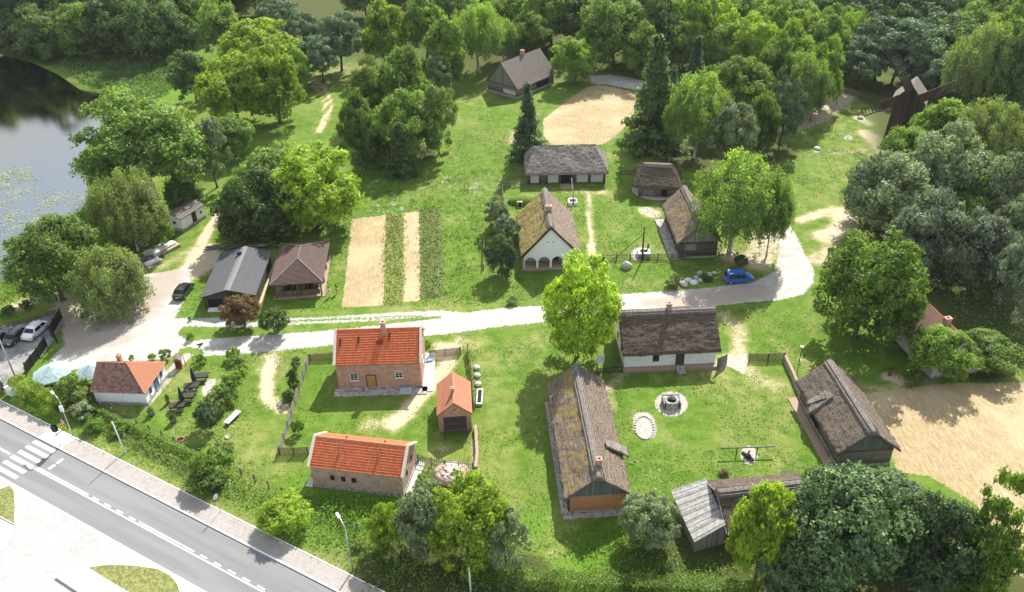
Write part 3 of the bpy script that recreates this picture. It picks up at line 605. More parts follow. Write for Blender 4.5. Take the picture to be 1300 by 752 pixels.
b = building('hipped_barn', 'wide thatched barn with open dark doorway behind the white arcade cottage', 'barn', (11.06, 153.8, -.86, 15.86, 9.56, 2.5, 6.09), o=.55, og=.55, wall='log_grey', rmat='thatch_grey', hip=(1.83, 2.34))
opening(b, 'v-', .0, 2.3, 2.0, name='doorway'); S = Side(b, 'v-')
for x0_, x1_ in ((-6.9, -5.3), (-3.6, -1.6), (1.9, 4.0), (4.6, 6.9)): m = MB(); S.slab(m, x0_, x1_, .35, 1.9, .005, .04, 'plaster_grey'); m.build('limewashed_panel', b.root)
m = MB()
for xx in (-7.1, -5.1, -3.8, -1.4, 1.5, 4.3, 7.1): S.slab(m, xx - .1, xx + .1, .05, b.wt - .05, .045, .1, 'dark_wood')
m.beam(S.a(-5, .4, .07), S.a(-4.4, 1.8, .07), .08, .1, 'dark_wood'); m.beam(S.a(-3.9, .4, .07), S.a(-4.4, 1.8, .07), .08, .1, 'dark_wood'); m.build('timber_frame', b.root)
m = MB(); m.box((0, -5.2, .03), (2.6, 2.4, .06), 'clay'); m.build('threshold', b.root)

b = building('arcade_cottage', 'white gabled cottage with four-arch arcade and mossy thatch', 'cottage', (6.17, 125.41, 91.61, 14.26, 9.56, 2.51, 7.71), o=.45, og=.35, wall='whitewash', rmat='thatch_mossy_light', hip=(0, .5), ridge='thatch', moss=(1.0, .8), mossside='v+', no_walls=True)
hx, hy, wt, rt = b.wx, b.wy, b.wt, b.rt; m = MB(); xi = -hx + 2.2     # wall set back behind the porch
q = [(xi, -hy), (hx, -hy), (hx, hy), (xi, hy)]
for i in range(4): a, c = q[i], q[(i + 1) % 4]; m.poly([(*a, 0), (*c, 0), (*c, wt), (*a, wt)], 'plaster_grey' if i == 3 else 'whitewash')
m.poly([(hx, -hy, wt), (hx, hy, wt), (hx, 0, rt)], 'whitewash'); m.build('wall', b.root)
m = MB(); na = 4; aw = 2 * hy / na; X0, X1 = -hx, -hx + .3; zs, zt = 1.45, 2.35
for k in range(na):
    y0, y1 = -hy + k * aw, -hy + (k + 1) * aw; pr = .16; ya, yb = y0 + pr, y1 - pr; ar = [(lerp(ya, yb, i / 10), zs + (zt - zs) * .8 * math.sin(math.pi * i / 10) ** .6) for i in range(11)]
    for X, fl in ((X0, 1), (X1, -1)):
        for i in range(10): m.poly([(X, *ar[i]), (X, *ar[i + 1]), (X, ar[i + 1][0], zt), (X, ar[i][0], zt)][::fl], 'whitewash')
        m.poly([(X, y0, 0), (X, ya, 0), (X, ya, zt), (X, y0, zt)][::fl], 'whitewash'); m.poly([(X, yb, 0), (X, y1, 0), (X, y1, zt), (X, yb, zt)][::fl], 'whitewash')
    for i in range(10): m.poly([(X0, *ar[i]), (X1, *ar[i]), (X1, *ar[i + 1]), (X0, *ar[i + 1])], 'whitewash')
    m.poly([(X0, ya, 0), (X1, ya, 0), (X1, ya, zs), (X0, ya, zs)], 'whitewash'); m.poly([(X0, yb, 0), (X1, yb, 0), (X1, yb, zs), (X0, yb, zs)], 'whitewash')
for X, fl in ((X0, 1), (X1, -1)): m.poly([(X, -hy, zt), (X, hy, zt), (X, hy, wt), (X, 0, rt), (X, -hy, wt)][::fl], 'whitewash')
m.poly([(X0, -hy, 0), (X1, -hy, 0), (X1, -hy, wt), (X0, -hy, wt)], 'whitewash'); m.poly([(X0, hy, 0), (X1, hy, 0), (X1, hy, wt), (X0, hy, wt)], 'whitewash'); m.build('arcade_gable', b.root)
for yy in (-.42, .42): m = MB(); m.box((X0 - .01, yy, 4.9), (.03, .2, .2), 'hole'); m.build('gable_vent', b.root)
m = MB(); m.box((-hx + .9, 0, .09), (3.0, 2 * hy + .6, .18), 'clay'); m.build('porch_floor', b.root)
m = MB(); m.box((xi - .02, -1, 1.1), (.05, 1, 2.0), 'plank_dark'); m.build('door', b.root)
chimney(b, b.roof, -1.7, -.05, 7.3, 8.6, .55, .9, 'brick_pale')
m = MB()
for s in (-1, 1): m.beam((-b.L / 2 - .06, s * b.W / 2, b.he - .2), (-b.L / 2 - .06, 0, b.hr - .12), .08, .3, 'dark_wood')
m.build('barge_board', b.root)

b = building('thatched_cowshed', 'narrow thatched log cowshed left of the drooping birch', 'shed', (30.3, 127.3, 91.67, 13.85, 7.2, 2.9, 6.4), o=.6, og=.4, wall='log_dark', gable='plank_grey', rmat='thatch_mossy', moss=(.7, .2), ridge='thatch', plinth=('stone', .3))
S = Side(b, 'u-'); m = MB(); S.slab(m, -2.4, -.5, 1.5, 2.6, .01, .06, 'plank_grey'); m.build('shutter', b.root)
m = MB()
for k in range(6): S.slab(m, -2.9, 2.9, .5 + k * .42, .56 + k * .42, .005, .05, 'grey_wood')
m.build('log_ends', b.root); m = MB(); m.box((0, 3.9, .12), (13.6, 1.5, .24), 'stone'); m.build('stone_walkway', b.root); opening(b, 'v+', 1, 1.3, 1.9)

b = building('log_barn', 'grey-roofed plank barn with pale gable near the round sandy field', 'barn', (3.55, 204.42, 47.72, 14.4, 10.31, 2.5, 7.73), o=.45, og=.35, wall='log_grey', gable='plank_grey', roof='tile', rmat='shingle_grey', ridge='shingle_grey', plinth=('stone', .5), row=.35)
S = Side(b, 'u-'); m = MB(); S.slab(m, .4, 4.2, .7, 1.7, .005, .05, 'rock_pale'); m.build('limewashed_panel', b.root); chimney(b, b.roof, 1.0, .3, 7.2, 8.7, .8, .8, 'brick_red')
opening(b, 'v-', 2.5, 4.5, 1.9, name='open_shed_side'); window(b, 'v-', -3.5, .9, .8, .8, 'dark_wood')
m = MB(); m.box((-7.1, 0, .25), (.5, 9.4, .5), 'stone'); m.build('stone_base', b.root)

b = building('thatched_granary', 'small round-cornered thatched granary under the tall birches', 'granary', (27.6, 145.6, -8.95, 8.6, 7.6, 2.6, 5.4), o=.9, og=.9, wall='log_grey', rmat='thatch_brown', hip=(1.6, 1.9), ridge='thatch')
opening(b, 'v-', 1.3, 1.1, 1.7); S = Side(b, 'v-'); m = MB(); S.slab(m, -2.6, -.2, .5, 1.6, .005, .04, 'plank_grey'); m.build('shutter', b.root)
m = MB(); m.lathe([(4.6, 0), (4.5, .25)], 'rock', (0, 0, 0), 20, 1, .85, False); m.build('stone_base', b.root)

b = building('tile_cottage', 'low cottage with faded pink tile roof half hidden behind the round lime tree', 'cottage', (57.2, 94.2, 98.4, 11.5, 7.2, 2.5, 5.9), o=.25, og=.25, wall='plaster_grey', roof='tile', rmat='tile_faded', ridge='tile_plain', row=.26)
chimney(b, b.roof, -1.8, .3, 5.2, 6.7, .6, .8, 'brick_red'); window(b, 'v+', 2, 1.0, .8, .9); window(b, 'v+', -2, 1.0, .8, .9)

# plank shed with its lean-to, bottom right
p0, p1 = P(911, 624, 4.6), P(1010, 613, 4.6); d_ = p1 - p0; ang = math.degrees(math.atan2(d_.y, d_.x)); cx_ = p0 + d_.normalized() * 5.2
b = building('lean_to_shed', 'thatched shed with a wide grey plank lean-to at its end', 'shed', (cx_.x, cx_.y, ang, 10.4, 7.6, 2.2, 4.6), o=.5, og=.3, wall='log_dark', gable='plank_grey', rmat='thatch_brown', ridge='thatch', moss=(0, .0))
window(b, 'v-', -4.2, 1.0, .6, .6, 'dark_wood'); X = -b.L / 2
m = MB(); th_ = Vector((0, 0, .07)); lt = [Vector((X - .05, -3.3, 3.1)), Vector((X - .05, 3.4, 3.1)), Vector((X - 4.0, 3.3, 2.0)), Vector((X - 3.6, -4.2, 2.0))]
n = 19
for k in range(n):
    s0, s1 = k / n, (k + .93) / n; a, b2, c, d = lerp(lt[3], lt[2], s0), lerp(lt[0], lt[1], s0), lerp(lt[0], lt[1], s1), lerp(lt[3], lt[2], s1)
    a = a + Vector((-abs(nz(k, 0, 3)) * .25, 0, 0)); d = d + Vector((-abs(nz(k, 0, 3)) * .25, 0, 0)); j = Vector((0, 0, (k % 2) * .035))
    m.hexa([a + j, d + j, c + j, b2 + j, a + th_ + j, d + th_ + j, c + th_ + j, b2 + th_ + j], 'roof_board' if (k * 7) % 3 else 'roof_board_worn')
m.build('plank_roof', b.root)
m = MB(); cs = [(X - 3.3, -3.7), (X + .2, -3.1), (X + .2, 3.0), (X - 3.6, 2.9)]; hs = [1.95, 2.9, 2.9, 1.95]
for i in range(4):
    k = (i + 1) % 4; m.poly([(*cs[i], 0), (*cs[k], 0), (*cs[k], hs[k]), (*cs[i], hs[i])], 'plank_grey')
m.build('lean_to_wall', b.root)
m = MB(); m.beam((X - .1, -3.9, 2.35), (X - .1, 0, 4.5), .12, .2, 'grey_wood'); m.beam((X - .1, 3.9, 2.35), (X - .1, 0, 4.5), .12, .2, 'grey_wood'); m.build('barge_board', b.root)

# white hut by the pond
p0 = P(244, 292); b = building('white_hut', 'tiny white hut with grey flat-pitched roof under the trees by the pond', 'hut', (p0.x - 1.7, p0.y + 2.6, 66, 6.2, 4.0, 2.6, 3.2), o=.15, og=.15, wall='whitewash', roof='tile', rmat='shingle_grey', ridge=None, row=.5, plinth=('stone', .6))
door(b, 'v-', .2, .8, 1.7, 'plank_dark', .6); window(b, 'v-', 2, 1.3, .4, .5, 'dark_wood'); window(b, 'u-', .2, 1.4, .7, .5, 'dark_wood')

# windmill ------------------------------------------------------------
wb = P(1143, 180); wm = thing('windmill', 'dark brown wooden post windmill with lattice sails', 'windmill', wb, rad(60))
wm.scale = (1.04, 1.04, 1.04); m = MB(); bw, tw, dz = 3.0, 2.3, 9.3; q0 = [(-bw, -bw), (bw, -bw), (bw, bw), (-bw, bw)]; q1 = [(-tw, -tw * 1.1), (tw, -tw * 1.1), (tw, tw * 1.1), (-tw, tw * 1.1)]
for i in range(4):
    k = (i + 1) % 4; m.poly([(*q0[i], 1.2), (*q0[k], 1.2), (*q1[k], dz), (*q1[i], dz)], 'plank_red')
m.poly([(*p, 1.2) for p in q0][::-1], 'plank_dark')
for s in (-1, 1): m.poly([(s * tw, -tw * 1.1, dz), (s * tw, tw * 1.1, dz), (s * tw, 0, dz + 2.9)][::s], 'plank_red')
m.build('body', wm); m = MB(); m.box((0, 0, .6), (4.6, 4.6, 1.2), 'plank_dark'); m.build('base', wm)
m = MB(); tile_panel(m, (-3.0, -3.1, dz - .3), (3.0, -3.1, dz - .3), (3.0, 0, dz + 3.1), (-3.0, 0, dz + 3.1), 'shingle_grey', .4); tile_panel(m, (3.0, 3.1, dz - .3), (-3.0, 3.1, dz - .3), (-3.0, 0, dz + 3.1), (3.0, 0, dz + 3.1), 'shingle_grey', .4); m.build('roof', wm)
hub = Vector((-tw - 1.1, 0, dz + .6)); m = MB(); m.tube([hub + Vector((2.5, 0, 0)), hub + Vector((-.4, 0, 0))], .28, 'dark_wood', 8); m.build('sail_shaft', wm)
for k in range(4):
    a = rad(57.3 + 90 * k); d = Vector((0, math.cos(a), math.sin(a))); e = Vector((0, -math.sin(a), math.cos(a))); m = MB(); Ls = 8.6
    m.beam(hub, hub + d * Ls, .22, .22, 'dark_wood', (1, 0, 0)); m.beam(hub + d * 1.4 + e * 1.5, hub + d * Ls + e * 1.5, .08, .08, 'dark_wood', (1, 0, 0))
    n = 13
    for i in range(n): q = 1.4 + (Ls - 1.4) * i / (n - 1); m.beam(hub + d * q - e * .15, hub + d * q + e * 1.5, .10, .08, 'dark_wood', (1, 0, 0))
    m.beam(hub + d * 1.4 + e * .75, hub + d * Ls + e * .75, .05, .05, 'dark_wood', (1, 0, 0)); sl = m.build('sail', wm)
    if k in (0, 1, 3):
        m = MB(); c0, c1 = hub + Vector((-.06, 0, 0)) + d * 1.5, hub + Vector((-.06, 0, 0)) + d * (5.2 if k != 0 else 4.2); o_ = Vector((.05, 0, 0))
        m.hexa([c0 + e * .1, c1 + e * .1, c1 + e * 1.45, c0 + e * 1.45, c0 + e * .1 + o_, c1 + e * .1 + o_, c1 + e * 1.45 + o_, c0 + e * 1.45 + o_], 'plank_red'); m.build('sail_board', sl)
m = MB(); m.beam((2.5, .4, 1.6), (9.0, .6, .5), .28, .28, 'grey_wood'); m.beam((9, .6, .5), (9, .6, 0), .2, .2, 'grey_wood'); m.build('tail_pole', wm)
for s in (-1,): m = MB(); m.box((-bw + .15, 1, 3.3), (.12, 1, 1.2), 'plank_dark'); m.build('shutter', wm)
# ------------------------------------------------------------------ GROUND
def seg_sd(pts, poly):
    """signed distance to a closed polygon, positive inside"""
    Pn = np.array([(p[0], p[1]) for p in poly]); n = len(Pn); d = np.full(len(pts), 1e9); ins = np.zeros(len(pts), bool)
    for i in range(n):
        a, b_ = Pn[i], Pn[(i + 1) % n]; e = b_ - a; w_ = pts - a; t_ = np.clip((w_ @ e) / (e @ e + 1e-9), 0, 1); q = w_ - t_[:, None] * e; d = np.minimum(d, (q ** 2).sum(1))
        c1 = pts[:, 1] >= a[1]; c2 = pts[:, 1] < b_[1]; cr = e[0] * w_[:, 1] - e[1] * w_[:, 0]
        ins ^= (c1 & c2 & (cr > 0)) | (~c1 & ~c2 & (cr < 0))
    d = np.sqrt(d); return np.where(ins, d, -d)
def line_d(pts, line):
    L = np.array([(p[0], p[1]) for p in line]); d = np.full(len(pts), 1e9)
    for a, b_ in zip(L[:-1], L[1:]):
        e = b_ - a; w_ = pts - a; t_ = np.clip((w_ @ e) / (e @ e + 1e-9), 0, 1); q = w_ - t_[:, None] * e; d = np.minimum(d, np.sqrt((q ** 2).sum(1)))
    return d
WEAR = [  # (pixel line, half width m, strength)
 ([(345, 455), (340, 480), (338, 505), (360, 520)], .85, 1.0), ([(345, 450), (335, 470)], 1.6, .5),
 ([(560, 440), (570, 460), (545, 490), (520, 520), (500, 540)], 1.15, .95), ([(520, 480), (535, 500), (510, 530), (470, 540)], 1.4, .6),
 ([(560, 450), (575, 440)], 1.0, .9), ([(535, 600), (560, 570)], 1.2, .5),
 ([(697, 330), (700, 300), (703, 285)], .5, 1.0), ([(752, 343), (752, 300), (745, 250), (742, 240)], .45, .9), ([(748, 343), (748, 305)], .35, .8),
 ([(920, 400), (940, 420), (935, 450), (900, 470)], 1.3, .65), ([(935, 455), (960, 480), (985, 490)], 1.5, .6), ([(880, 480), (960, 490), (1000, 500)], 2.5, .4),
 ([(1000, 520), (990, 560), (985, 600)], 1.2, .35), ([(1050, 300), (1075, 290), (1070, 270)], 2.2, .95), ([(1040, 330), (1060, 318)], 2.2, .7), ([(1015, 280), (1060, 265)], 1.2, .8),
 ([(1100, 170), (1110, 175), (1130, 200)], 2.0, .9), ([(1090, 150), (1105, 158)], 1.2, .8), ([(1035, 150), (1060, 130), (1075, 118)], 3.0, .9), ([(1000, 165), (1040, 150)], 2.5, .8),
 ([(1060, 195), (1110, 190)], 1.0, .6), ([(1030, 250), (1080, 200)], 6, .25), ([(1070, 130), (1090, 200)], 8, .3),
 ([(290, 260), (270, 290), (258, 310)], .55, 1.1), ([(283, 262), (262, 290), (250, 310)], .5, 1.0), ([(398, 100), (412, 112), (421, 130), (417, 150), (408, 168)], .45, .85), ([(394, 106), (405, 117), (413, 132), (410, 150), (402, 168)], .4, .75),
 ([(258, 318), (270, 330), (245, 345), (255, 325)], 2.2, 1.0), ([(385, 95), (410, 105)], 3, .5), ([(430, 90), (460, 80), (480, 85)], 4, .5),
 ([(500, 395), (560, 392), (640, 384)], 1.2, .35), ([(850, 330), (900, 345)], 1.2, .35), ([(930, 325), (960, 335), (975, 300)], 2.2, .9), ([(960, 305), (985, 320)], 1.8, .7),
 ([(650, 460), (660, 440), (690, 430)], 2.0, .4), ([(625, 520), (640, 600), (650, 680), (700, 720)], 2.2, .3), ([(610, 430), (620, 500)], 2.0, .35), ([(700, 700), (720, 650)], 2, .4),
 ([(250, 545), (330, 560), (330, 600)], 3, .35), ([(215, 520), (235, 480)], 1.5, .35), ([(270, 500), (290, 480)], 1.5, .5), ([(90, 390), (110, 405)], 2.5, 1.1), ([(130, 390), (60, 385)], 3, .4), ([(20, 390), (60, 375), (85, 385)], 2.0, .7),
 ([(820, 268), (830, 272)], 1.2, 1.2), ([(775, 245), (720, 243)], 1.0, .6), ([(660, 170), (655, 180)], 2, .7), ([(600, 120), (560, 150), (540, 220)], 5, .2), ([(640, 110), (600, 130)], 4, .35),
 ([(1128, 478), (1148, 484)], .9, 1.0), ([(1018, 455), (1022, 458)], .5, .9), ([(1070, 480), (1100, 500), (1180, 486)], 1.5, .5), ([(180, 345), (215, 335), (240, 320)], 1.5, .5),
 ([(110, 560), (220, 620), (330, 680), (430, 735)], 1.3, .45), ([(345, 610), (330, 560)], 2, .25), ([(810, 440), (770, 500), (775, 520)], .9, .6), ([(600, 560), (605, 600)], .5, .7), ([(585, 430), (600, 440)], 1, .6), ([(740, 100), (760, 105)], 2, .6)]
LUSH = [([(400, 635), (450, 645), (520, 655)], 4.5, 1.1), ([(330, 625), (400, 680)], 3, .5), ([(690, 690), (760, 700), (840, 700)], 4.5, .9), ([(840, 735), (930, 735)], 3, .9), ([(560, 250), (590, 330)], 6, .4), ([(480, 240), (600, 240)], 5, .2),
 ([(10, 400), (60, 380), (100, 370)], 5, .8), ([(150, 80), (230, 110)], 9, 1.0), ([(560, 170), (590, 240)], 5, .4), ([(340, 100), (320, 260)], 6, .3), ([(800, 600), (850, 560)], 5, .3), ([(720, 520), (800, 580)], 4, .25), ([(150, 270), (100, 290)], 8, .8), ([(1200, 400), (1270, 430)], 5, .6)]
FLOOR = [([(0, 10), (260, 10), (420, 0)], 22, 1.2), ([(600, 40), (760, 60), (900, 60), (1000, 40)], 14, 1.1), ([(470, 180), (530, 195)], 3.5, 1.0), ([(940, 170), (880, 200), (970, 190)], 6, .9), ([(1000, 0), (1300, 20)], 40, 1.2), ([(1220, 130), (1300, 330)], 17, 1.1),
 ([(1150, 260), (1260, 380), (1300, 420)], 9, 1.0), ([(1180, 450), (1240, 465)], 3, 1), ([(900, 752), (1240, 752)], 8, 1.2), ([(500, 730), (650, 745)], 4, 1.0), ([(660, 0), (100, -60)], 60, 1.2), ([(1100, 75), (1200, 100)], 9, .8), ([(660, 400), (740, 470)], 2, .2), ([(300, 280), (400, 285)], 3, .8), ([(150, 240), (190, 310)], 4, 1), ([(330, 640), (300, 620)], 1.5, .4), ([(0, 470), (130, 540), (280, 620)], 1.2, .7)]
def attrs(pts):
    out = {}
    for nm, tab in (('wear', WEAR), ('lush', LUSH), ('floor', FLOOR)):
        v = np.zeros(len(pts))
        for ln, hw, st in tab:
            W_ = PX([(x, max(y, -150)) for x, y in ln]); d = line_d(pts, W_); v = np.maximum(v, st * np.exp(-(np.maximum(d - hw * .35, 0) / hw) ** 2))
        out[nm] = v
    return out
def grid_mesh(name, xs, ys, mats, zf=None, keep=None, extra=None, z=0.0):
    X, Y = np.meshgrid(xs, ys); pts = np.stack([X.ravel(), Y.ravel()], 1); nx, ny = len(xs), len(ys)
    at = attrs(pts); zz = np.full(len(pts), z) if zf is None else zf(pts)
    idx = np.arange(nx * ny).reshape(ny, nx); q = np.stack([idx[:-1, :-1], idx[:-1, 1:], idx[1:, 1:], idx[1:, :-1]], -1).reshape(-1, 4)
    if keep is not None: q = q[keep(pts)[q].max(1) > 0]
    used = np.unique(q); rm = np.full(nx * ny, -1); rm[used] = np.arange(len(used)); q = rm[q]; pts = pts[used]; zz = zz[used]
    co = np.column_stack([pts, zz]).astype(np.float32); me = bpy.data.meshes.new(name); me.vertices.add(len(co)); me.vertices.foreach_set('co', co.ravel())
    me.loops.add(len(q) * 4); me.loops.foreach_set('vertex_index', q.ravel().astype(np.int32)); me.polygons.add(len(q)); me.polygons.foreach_set('loop_start', np.arange(0, len(q) * 4, 4, dtype=np.int32))
    me.update(calc_edges=True); me.validate(); me.polygons.foreach_set('use_smooth', [True] * len(me.polygons))
    for k, v in at.items(): me.attributes.new(k, 'FLOAT', 'POINT').data.foreach_set('value', v[used].astype(np.float32))
    if extra:
        for k, fn in extra.items(): me.attributes.new(k, 'FLOAT', 'POINT').data.foreach_set('value', fn(pts).astype(np.float32))
    for x in mats: me.materials.append(MAT[x])
    o = bpy.data.objects.new(name, me); C.objects.link(o); return tag(o, kind='structure')
LAKE = PX([(-420, 40), (-200, 20), (0, 66), (40, 76), (75, 92), (105, 112), (140, 118), (172, 130), (165, 150), (130, 165), (108, 190), (112, 225), (118, 252), (98, 272), (65, 292), (40, 312), (25, 340), (0, 362), (-150, 420), (-400, 420)])
def ground_z(pts):
    s = seg_sd(pts, LAKE); t_ = np.clip(s / 2.0, 0, 1); return -1.3 * t_ * t_ * (3 - 2 * t_)
def ax(lo, hi, st, far):
    a = list(np.arange(lo, hi, st)); l = []; x = lo; s = st
    while x > -far: s *= 1.35; x -= s; l.append(x)
    r = []; x = hi; s = st
    while x < far + 600: s *= 1.35; x += s; r.append(x)
    return np.array(l[::-1] + a + r)
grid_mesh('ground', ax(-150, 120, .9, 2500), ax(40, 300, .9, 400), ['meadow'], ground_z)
m = MB(); m.poly([(p.x, p.y, -.35) for p in LAKE], 'pond_water'); m.build('pond_water'); bpy.data.objects['pond_water']['kind'] = 'structure'
ZS = [0]
def sheet(name, poly, mat, z=.004, st=.45, dirt=None, px=True, cut=()):
    ZS[0] += 1; z = .004 + .0015 * ZS[0]
    W_ = PX(poly) if px else poly; a = np.array([(p[0], p[1]) for p in W_]); lo, hi = a.min(0) - 1.5, a.max(0) + 1.5
    cuts = [PX(c) for c in cut]
    def sdf(p):
        s = seg_sd(p, W_)
        for c in cuts: s = np.minimum(s, -seg_sd(p, c))
        return s
    ex = {'sd': sdf}
    if dirt: ex['dirt'] = lambda p: np.max([st_ * np.exp(-(line_d(p, PX(ln)) / hw) ** 2) for ln, hw, st_ in dirt], 0)
    return grid_mesh(name, np.arange(lo[0], hi[0], st), np.arange(lo[1], hi[1], st), [mat], None, lambda p: (sdf(p) > -1.1), ex, z)
ROAD = [(60, 470), (66, 452), (82, 440), (78, 418), (100, 405), (140, 395), (172, 372), (176, 348), (205, 346), (240, 338), (243, 360), (234, 382), (222, 404), (268, 404), (288, 402), (318, 410), (360, 404), (420, 402), (500, 397), (560, 394), (592, 397), (640, 391), (695, 388), (740, 380), (780, 374), (860, 369), (905, 365), (955, 359), (984, 345), (988, 320), (990, 300), (1002, 284), (1010, 298), (1022, 322), (1034, 343), (1032, 360), (1020, 374), (990, 381), (950, 384), (905, 389), (850, 391), (780, 395), (735, 402), (690, 409), (640, 414), (590, 421), (540, 427), (425, 438), (330, 448), (250, 453), (215, 456), (140, 461), (90, 470)]
sheet('gravel_road', ROAD, 'gravel', dirt=[([(100, 420), (170, 400), (215, 350)], 4.0, .9), ([(90, 440), (150, 430)], 3.5, .8), ([(290, 440), (300, 430)], 2.5, .6), ([(860, 385), (920, 375), (960, 370)], 3.2, .9), ([(820, 385), (850, 385)], 2.0, .8)],
      cut=[[(226, 424), (232, 414), (300, 416), (400, 411), (480, 407), (560, 401), (560, 404), (480, 413), (400, 421), (300, 428), (240, 433)], [(330, 409), (400, 405.5), (500, 401.5), (560, 399), (500, 403.5), (400, 408), (330, 411)]])
sheet('straw_field', [(1100, 500), (1140, 494), (1200, 486), (1260, 487), (1340, 483), (1420, 600), (1400, 760), (1290, 730), (1240, 640), (1180, 605), (1140, 600), (1125, 560)], 'field')
sheet('threshing_field', [(689, 152), (705, 140), (725, 124), (745, 111), (768, 107), (790, 112), (808, 120), (806, 140), (795, 160), (778, 176), (764, 184), (700, 184), (690, 172)], 'field')
sheet('field_path', [(748, 97), (775, 95), (800, 99), (830, 106), (830, 118), (800, 113), (770, 107), (752, 106)], 'gravel')
def plot(name, q, mat, z):
    a = PX(q); nx, ny = 12, 90; G = []; U = []; 
    for j in range(ny + 1):
        l, r_ = lerp(a[0], a[3], j / ny), lerp(a[1], a[2], j / ny); w_ = (r_ - l).normalized()
        row = [lerp(l, r_, i / nx) for i in range(nx + 1)]; row[0] += w_ * (nz(j * .8, z * 900, 1) * .22); row[-1] += w_ * (nz(j * .8, z * 900, 7) * .22)
        G.append([p + Vector((0, (nz(p.x * 2, j, 3) * .25 if j in (0, ny) else 0), z)) for p in row]); U.append([(p.x, p.y) for p in row])
    m = MB(); m.grid(G[::-1], mat, U); o = tag(m.build(name), kind='structure'); o.data.attributes.new('sd', 'FLOAT', 'POINT').data.foreach_set('value', [9.0] * len(o.data.vertices)); return o
plot('straw_plot', [(447, 278), (490, 273), (487, 388), (434, 391)], 'field', .006); plot('weed_plot', [(490, 273), (512, 271), (513, 386), (487, 388)], 'weed_bed', .010)
plot('stubble_plot', [(512, 271), (532, 268), (534, 382), (513, 384)], 'field', .014); plot('brown_plot', [(532, 266), (560, 262), (563, 376), (534, 381)], 'brown_bed', .018)
def ell(cx, cy, rx, ry, n=20, k=1.0): return [(cx + rx * math.cos(2 * math.pi * i / n), cy + ry * math.sin(2 * math.pi * i / n)) for i in range(n)]
for nm, e in (('well_pad', ell(852, 513, 21, 16)), ('fire_pad', ell(951, 578, 11, 12)), ('trough_pad', ell(813, 323, 12, 9)), ('frame_well_pad', ell(727, 257, 6, 7)), ('stone_pad', ell(1093, 151, 5, 2.5)), ('stone_pad', ell(1037, 191, 4, 3)), ('bare_pad', ell(821, 268, 9, 5)), ('stone_pad', ell(1077, 175, 6, 3))):
    sheet(nm, e, 'sand', .008, .3)
sheet('oval_pad', [(804, 528), (812, 523), (824, 524), (830, 532), (834, 546), (830, 556), (820, 559), (811, 555), (804, 545)], 'sand', .008, .3)
sheet('gateway_path', [(918, 458), (932, 452), (949, 448), (946, 476), (934, 470), (922, 464)], 'sand', .008, .35)
sheet('garden_path', [(274, 481), (262, 482), (256, 494), (258, 504), (266, 500), (274, 490)], 'sand', .008, .3)
sheet('cottage_path', [(212, 470), (236, 448), (246, 450), (226, 470), (200, 505), (185, 520), (180, 518)], 'sand', .008, .35)

# surfaced road, pavement, markings, all along one straight axis
A0, A1 = P(82, 574), P(428, 752); U_ = (A1 - A0).normalized(); N_ = Vector((U_.y, -U_.x, 0))
if N_.y > 0: N_ = -N_
def rd(s, n, z=0.0): return A0 + U_ * s + N_ * n + Vector((0, 0, z))
def strip(mb, s0, s1, n0, n1, z, mat): mb.poly([rd(s0, n1, z), rd(s1, n1, z), rd(s1, n0, z), rd(s0, n0, z)], mat)
def rs(px, py): v = P(px, py) - A0; return v.dot(U_), v.dot(N_)
RW = rs(110, 667)[1]; RW = (rs(22, 617)[1] + rs(172, 701)[1]) / 2
m = MB(); strip(m, -160, 260, 0, RW, .008, 'asphalt'); tag(m.build('road'), kind='structure')
PW = abs(rs(93, 557)[1] + rs(250, 633)[1]) / 2
m = MB(); m.hexa([rd(-160, -.15, -.05), rd(260, -.15, -.05), rd(260, -PW, -.05), rd(-160, -PW, -.05), rd(-160, -.15, .12), rd(260, -.15, .12), rd(260, -PW, .12), rd(-160, -PW, .12)], 'pavement'); tag(m.build('pavement'), kind='structure')
sc = rs(40, 556)[0]; sz0 = rs(10, 611)[0]
m = MB(); m.hexa([rd(-160, 0, -.05), rd(260, 0, -.05), rd(260, -.147, -.05), rd(-160, -.147, -.05), rd(-160, 0, .135), rd(260, 0, .135), rd(260, -.147, .135), rd(-160, -.147, .135)], 'concrete_white')
m.hexa([rd(-160, -PW - .003, -.05), rd(260, -PW - .003, -.05), rd(260, -PW - .1, -.05), rd(-160, -PW - .1, -.05), rd(-160, -PW - .003, .15), rd(260, -PW - .003, .15), rd(260, -PW - .1, .15), rd(-160, -PW - .1, .15)], 'concrete_white')
tag(m.build('kerb'), kind='structure')
# crossing
cs0 = rs(39.5, 561.5)[0]; cs0 = min(rs(215 / 5.37, 500 + 335 / 5.37)[0], rs(5 / 5.37, 500 + 485 / 5.37)[0]) ; cl = rs(350 / 5.37, 500 + 412 / 5.37)[0] - cs0
m = MB(); n_ = .35; nb = 0
while n_ + .5 < RW: strip(m, cs0, cs0 + cl, n_, n_ + .5, .014, 'road_paint'); n_ += 1.0
ln_c = (rs(45.6, 593)[1] + rs(246, 701)[1]) / 2; e0 = cs0 + cl + .3
def at(px, py): return rs(px, py)[0]
strip(m, e0, 200, ln_c + .18, ln_c + .33, .014, 'road_paint')
strip(m, e0, at(112, 628.5), ln_c - .12, ln_c + .03, .014, 'road_paint')
sA, sB = at(112, 628.5), at(178, 662)
for k in range(4): q = sA + (sB - sA) * (k + .4) / 4.2; strip(m, q, q + 1.0, ln_c - .12, ln_c + .03, .014, 'road_paint')
strip(m, sB, at(246, 701), ln_c - .12, ln_c + .03, .014, 'road_paint')
sC = at(246, 701)
for k in range(60): q = sC + .9 + k * 2.05; strip(m, q, q + 1.0, ln_c - .12, ln_c + .03, .014, 'road_paint')
strip(m, -60, cs0 - .5, ln_c, ln_c + .2, .014, 'road_paint')
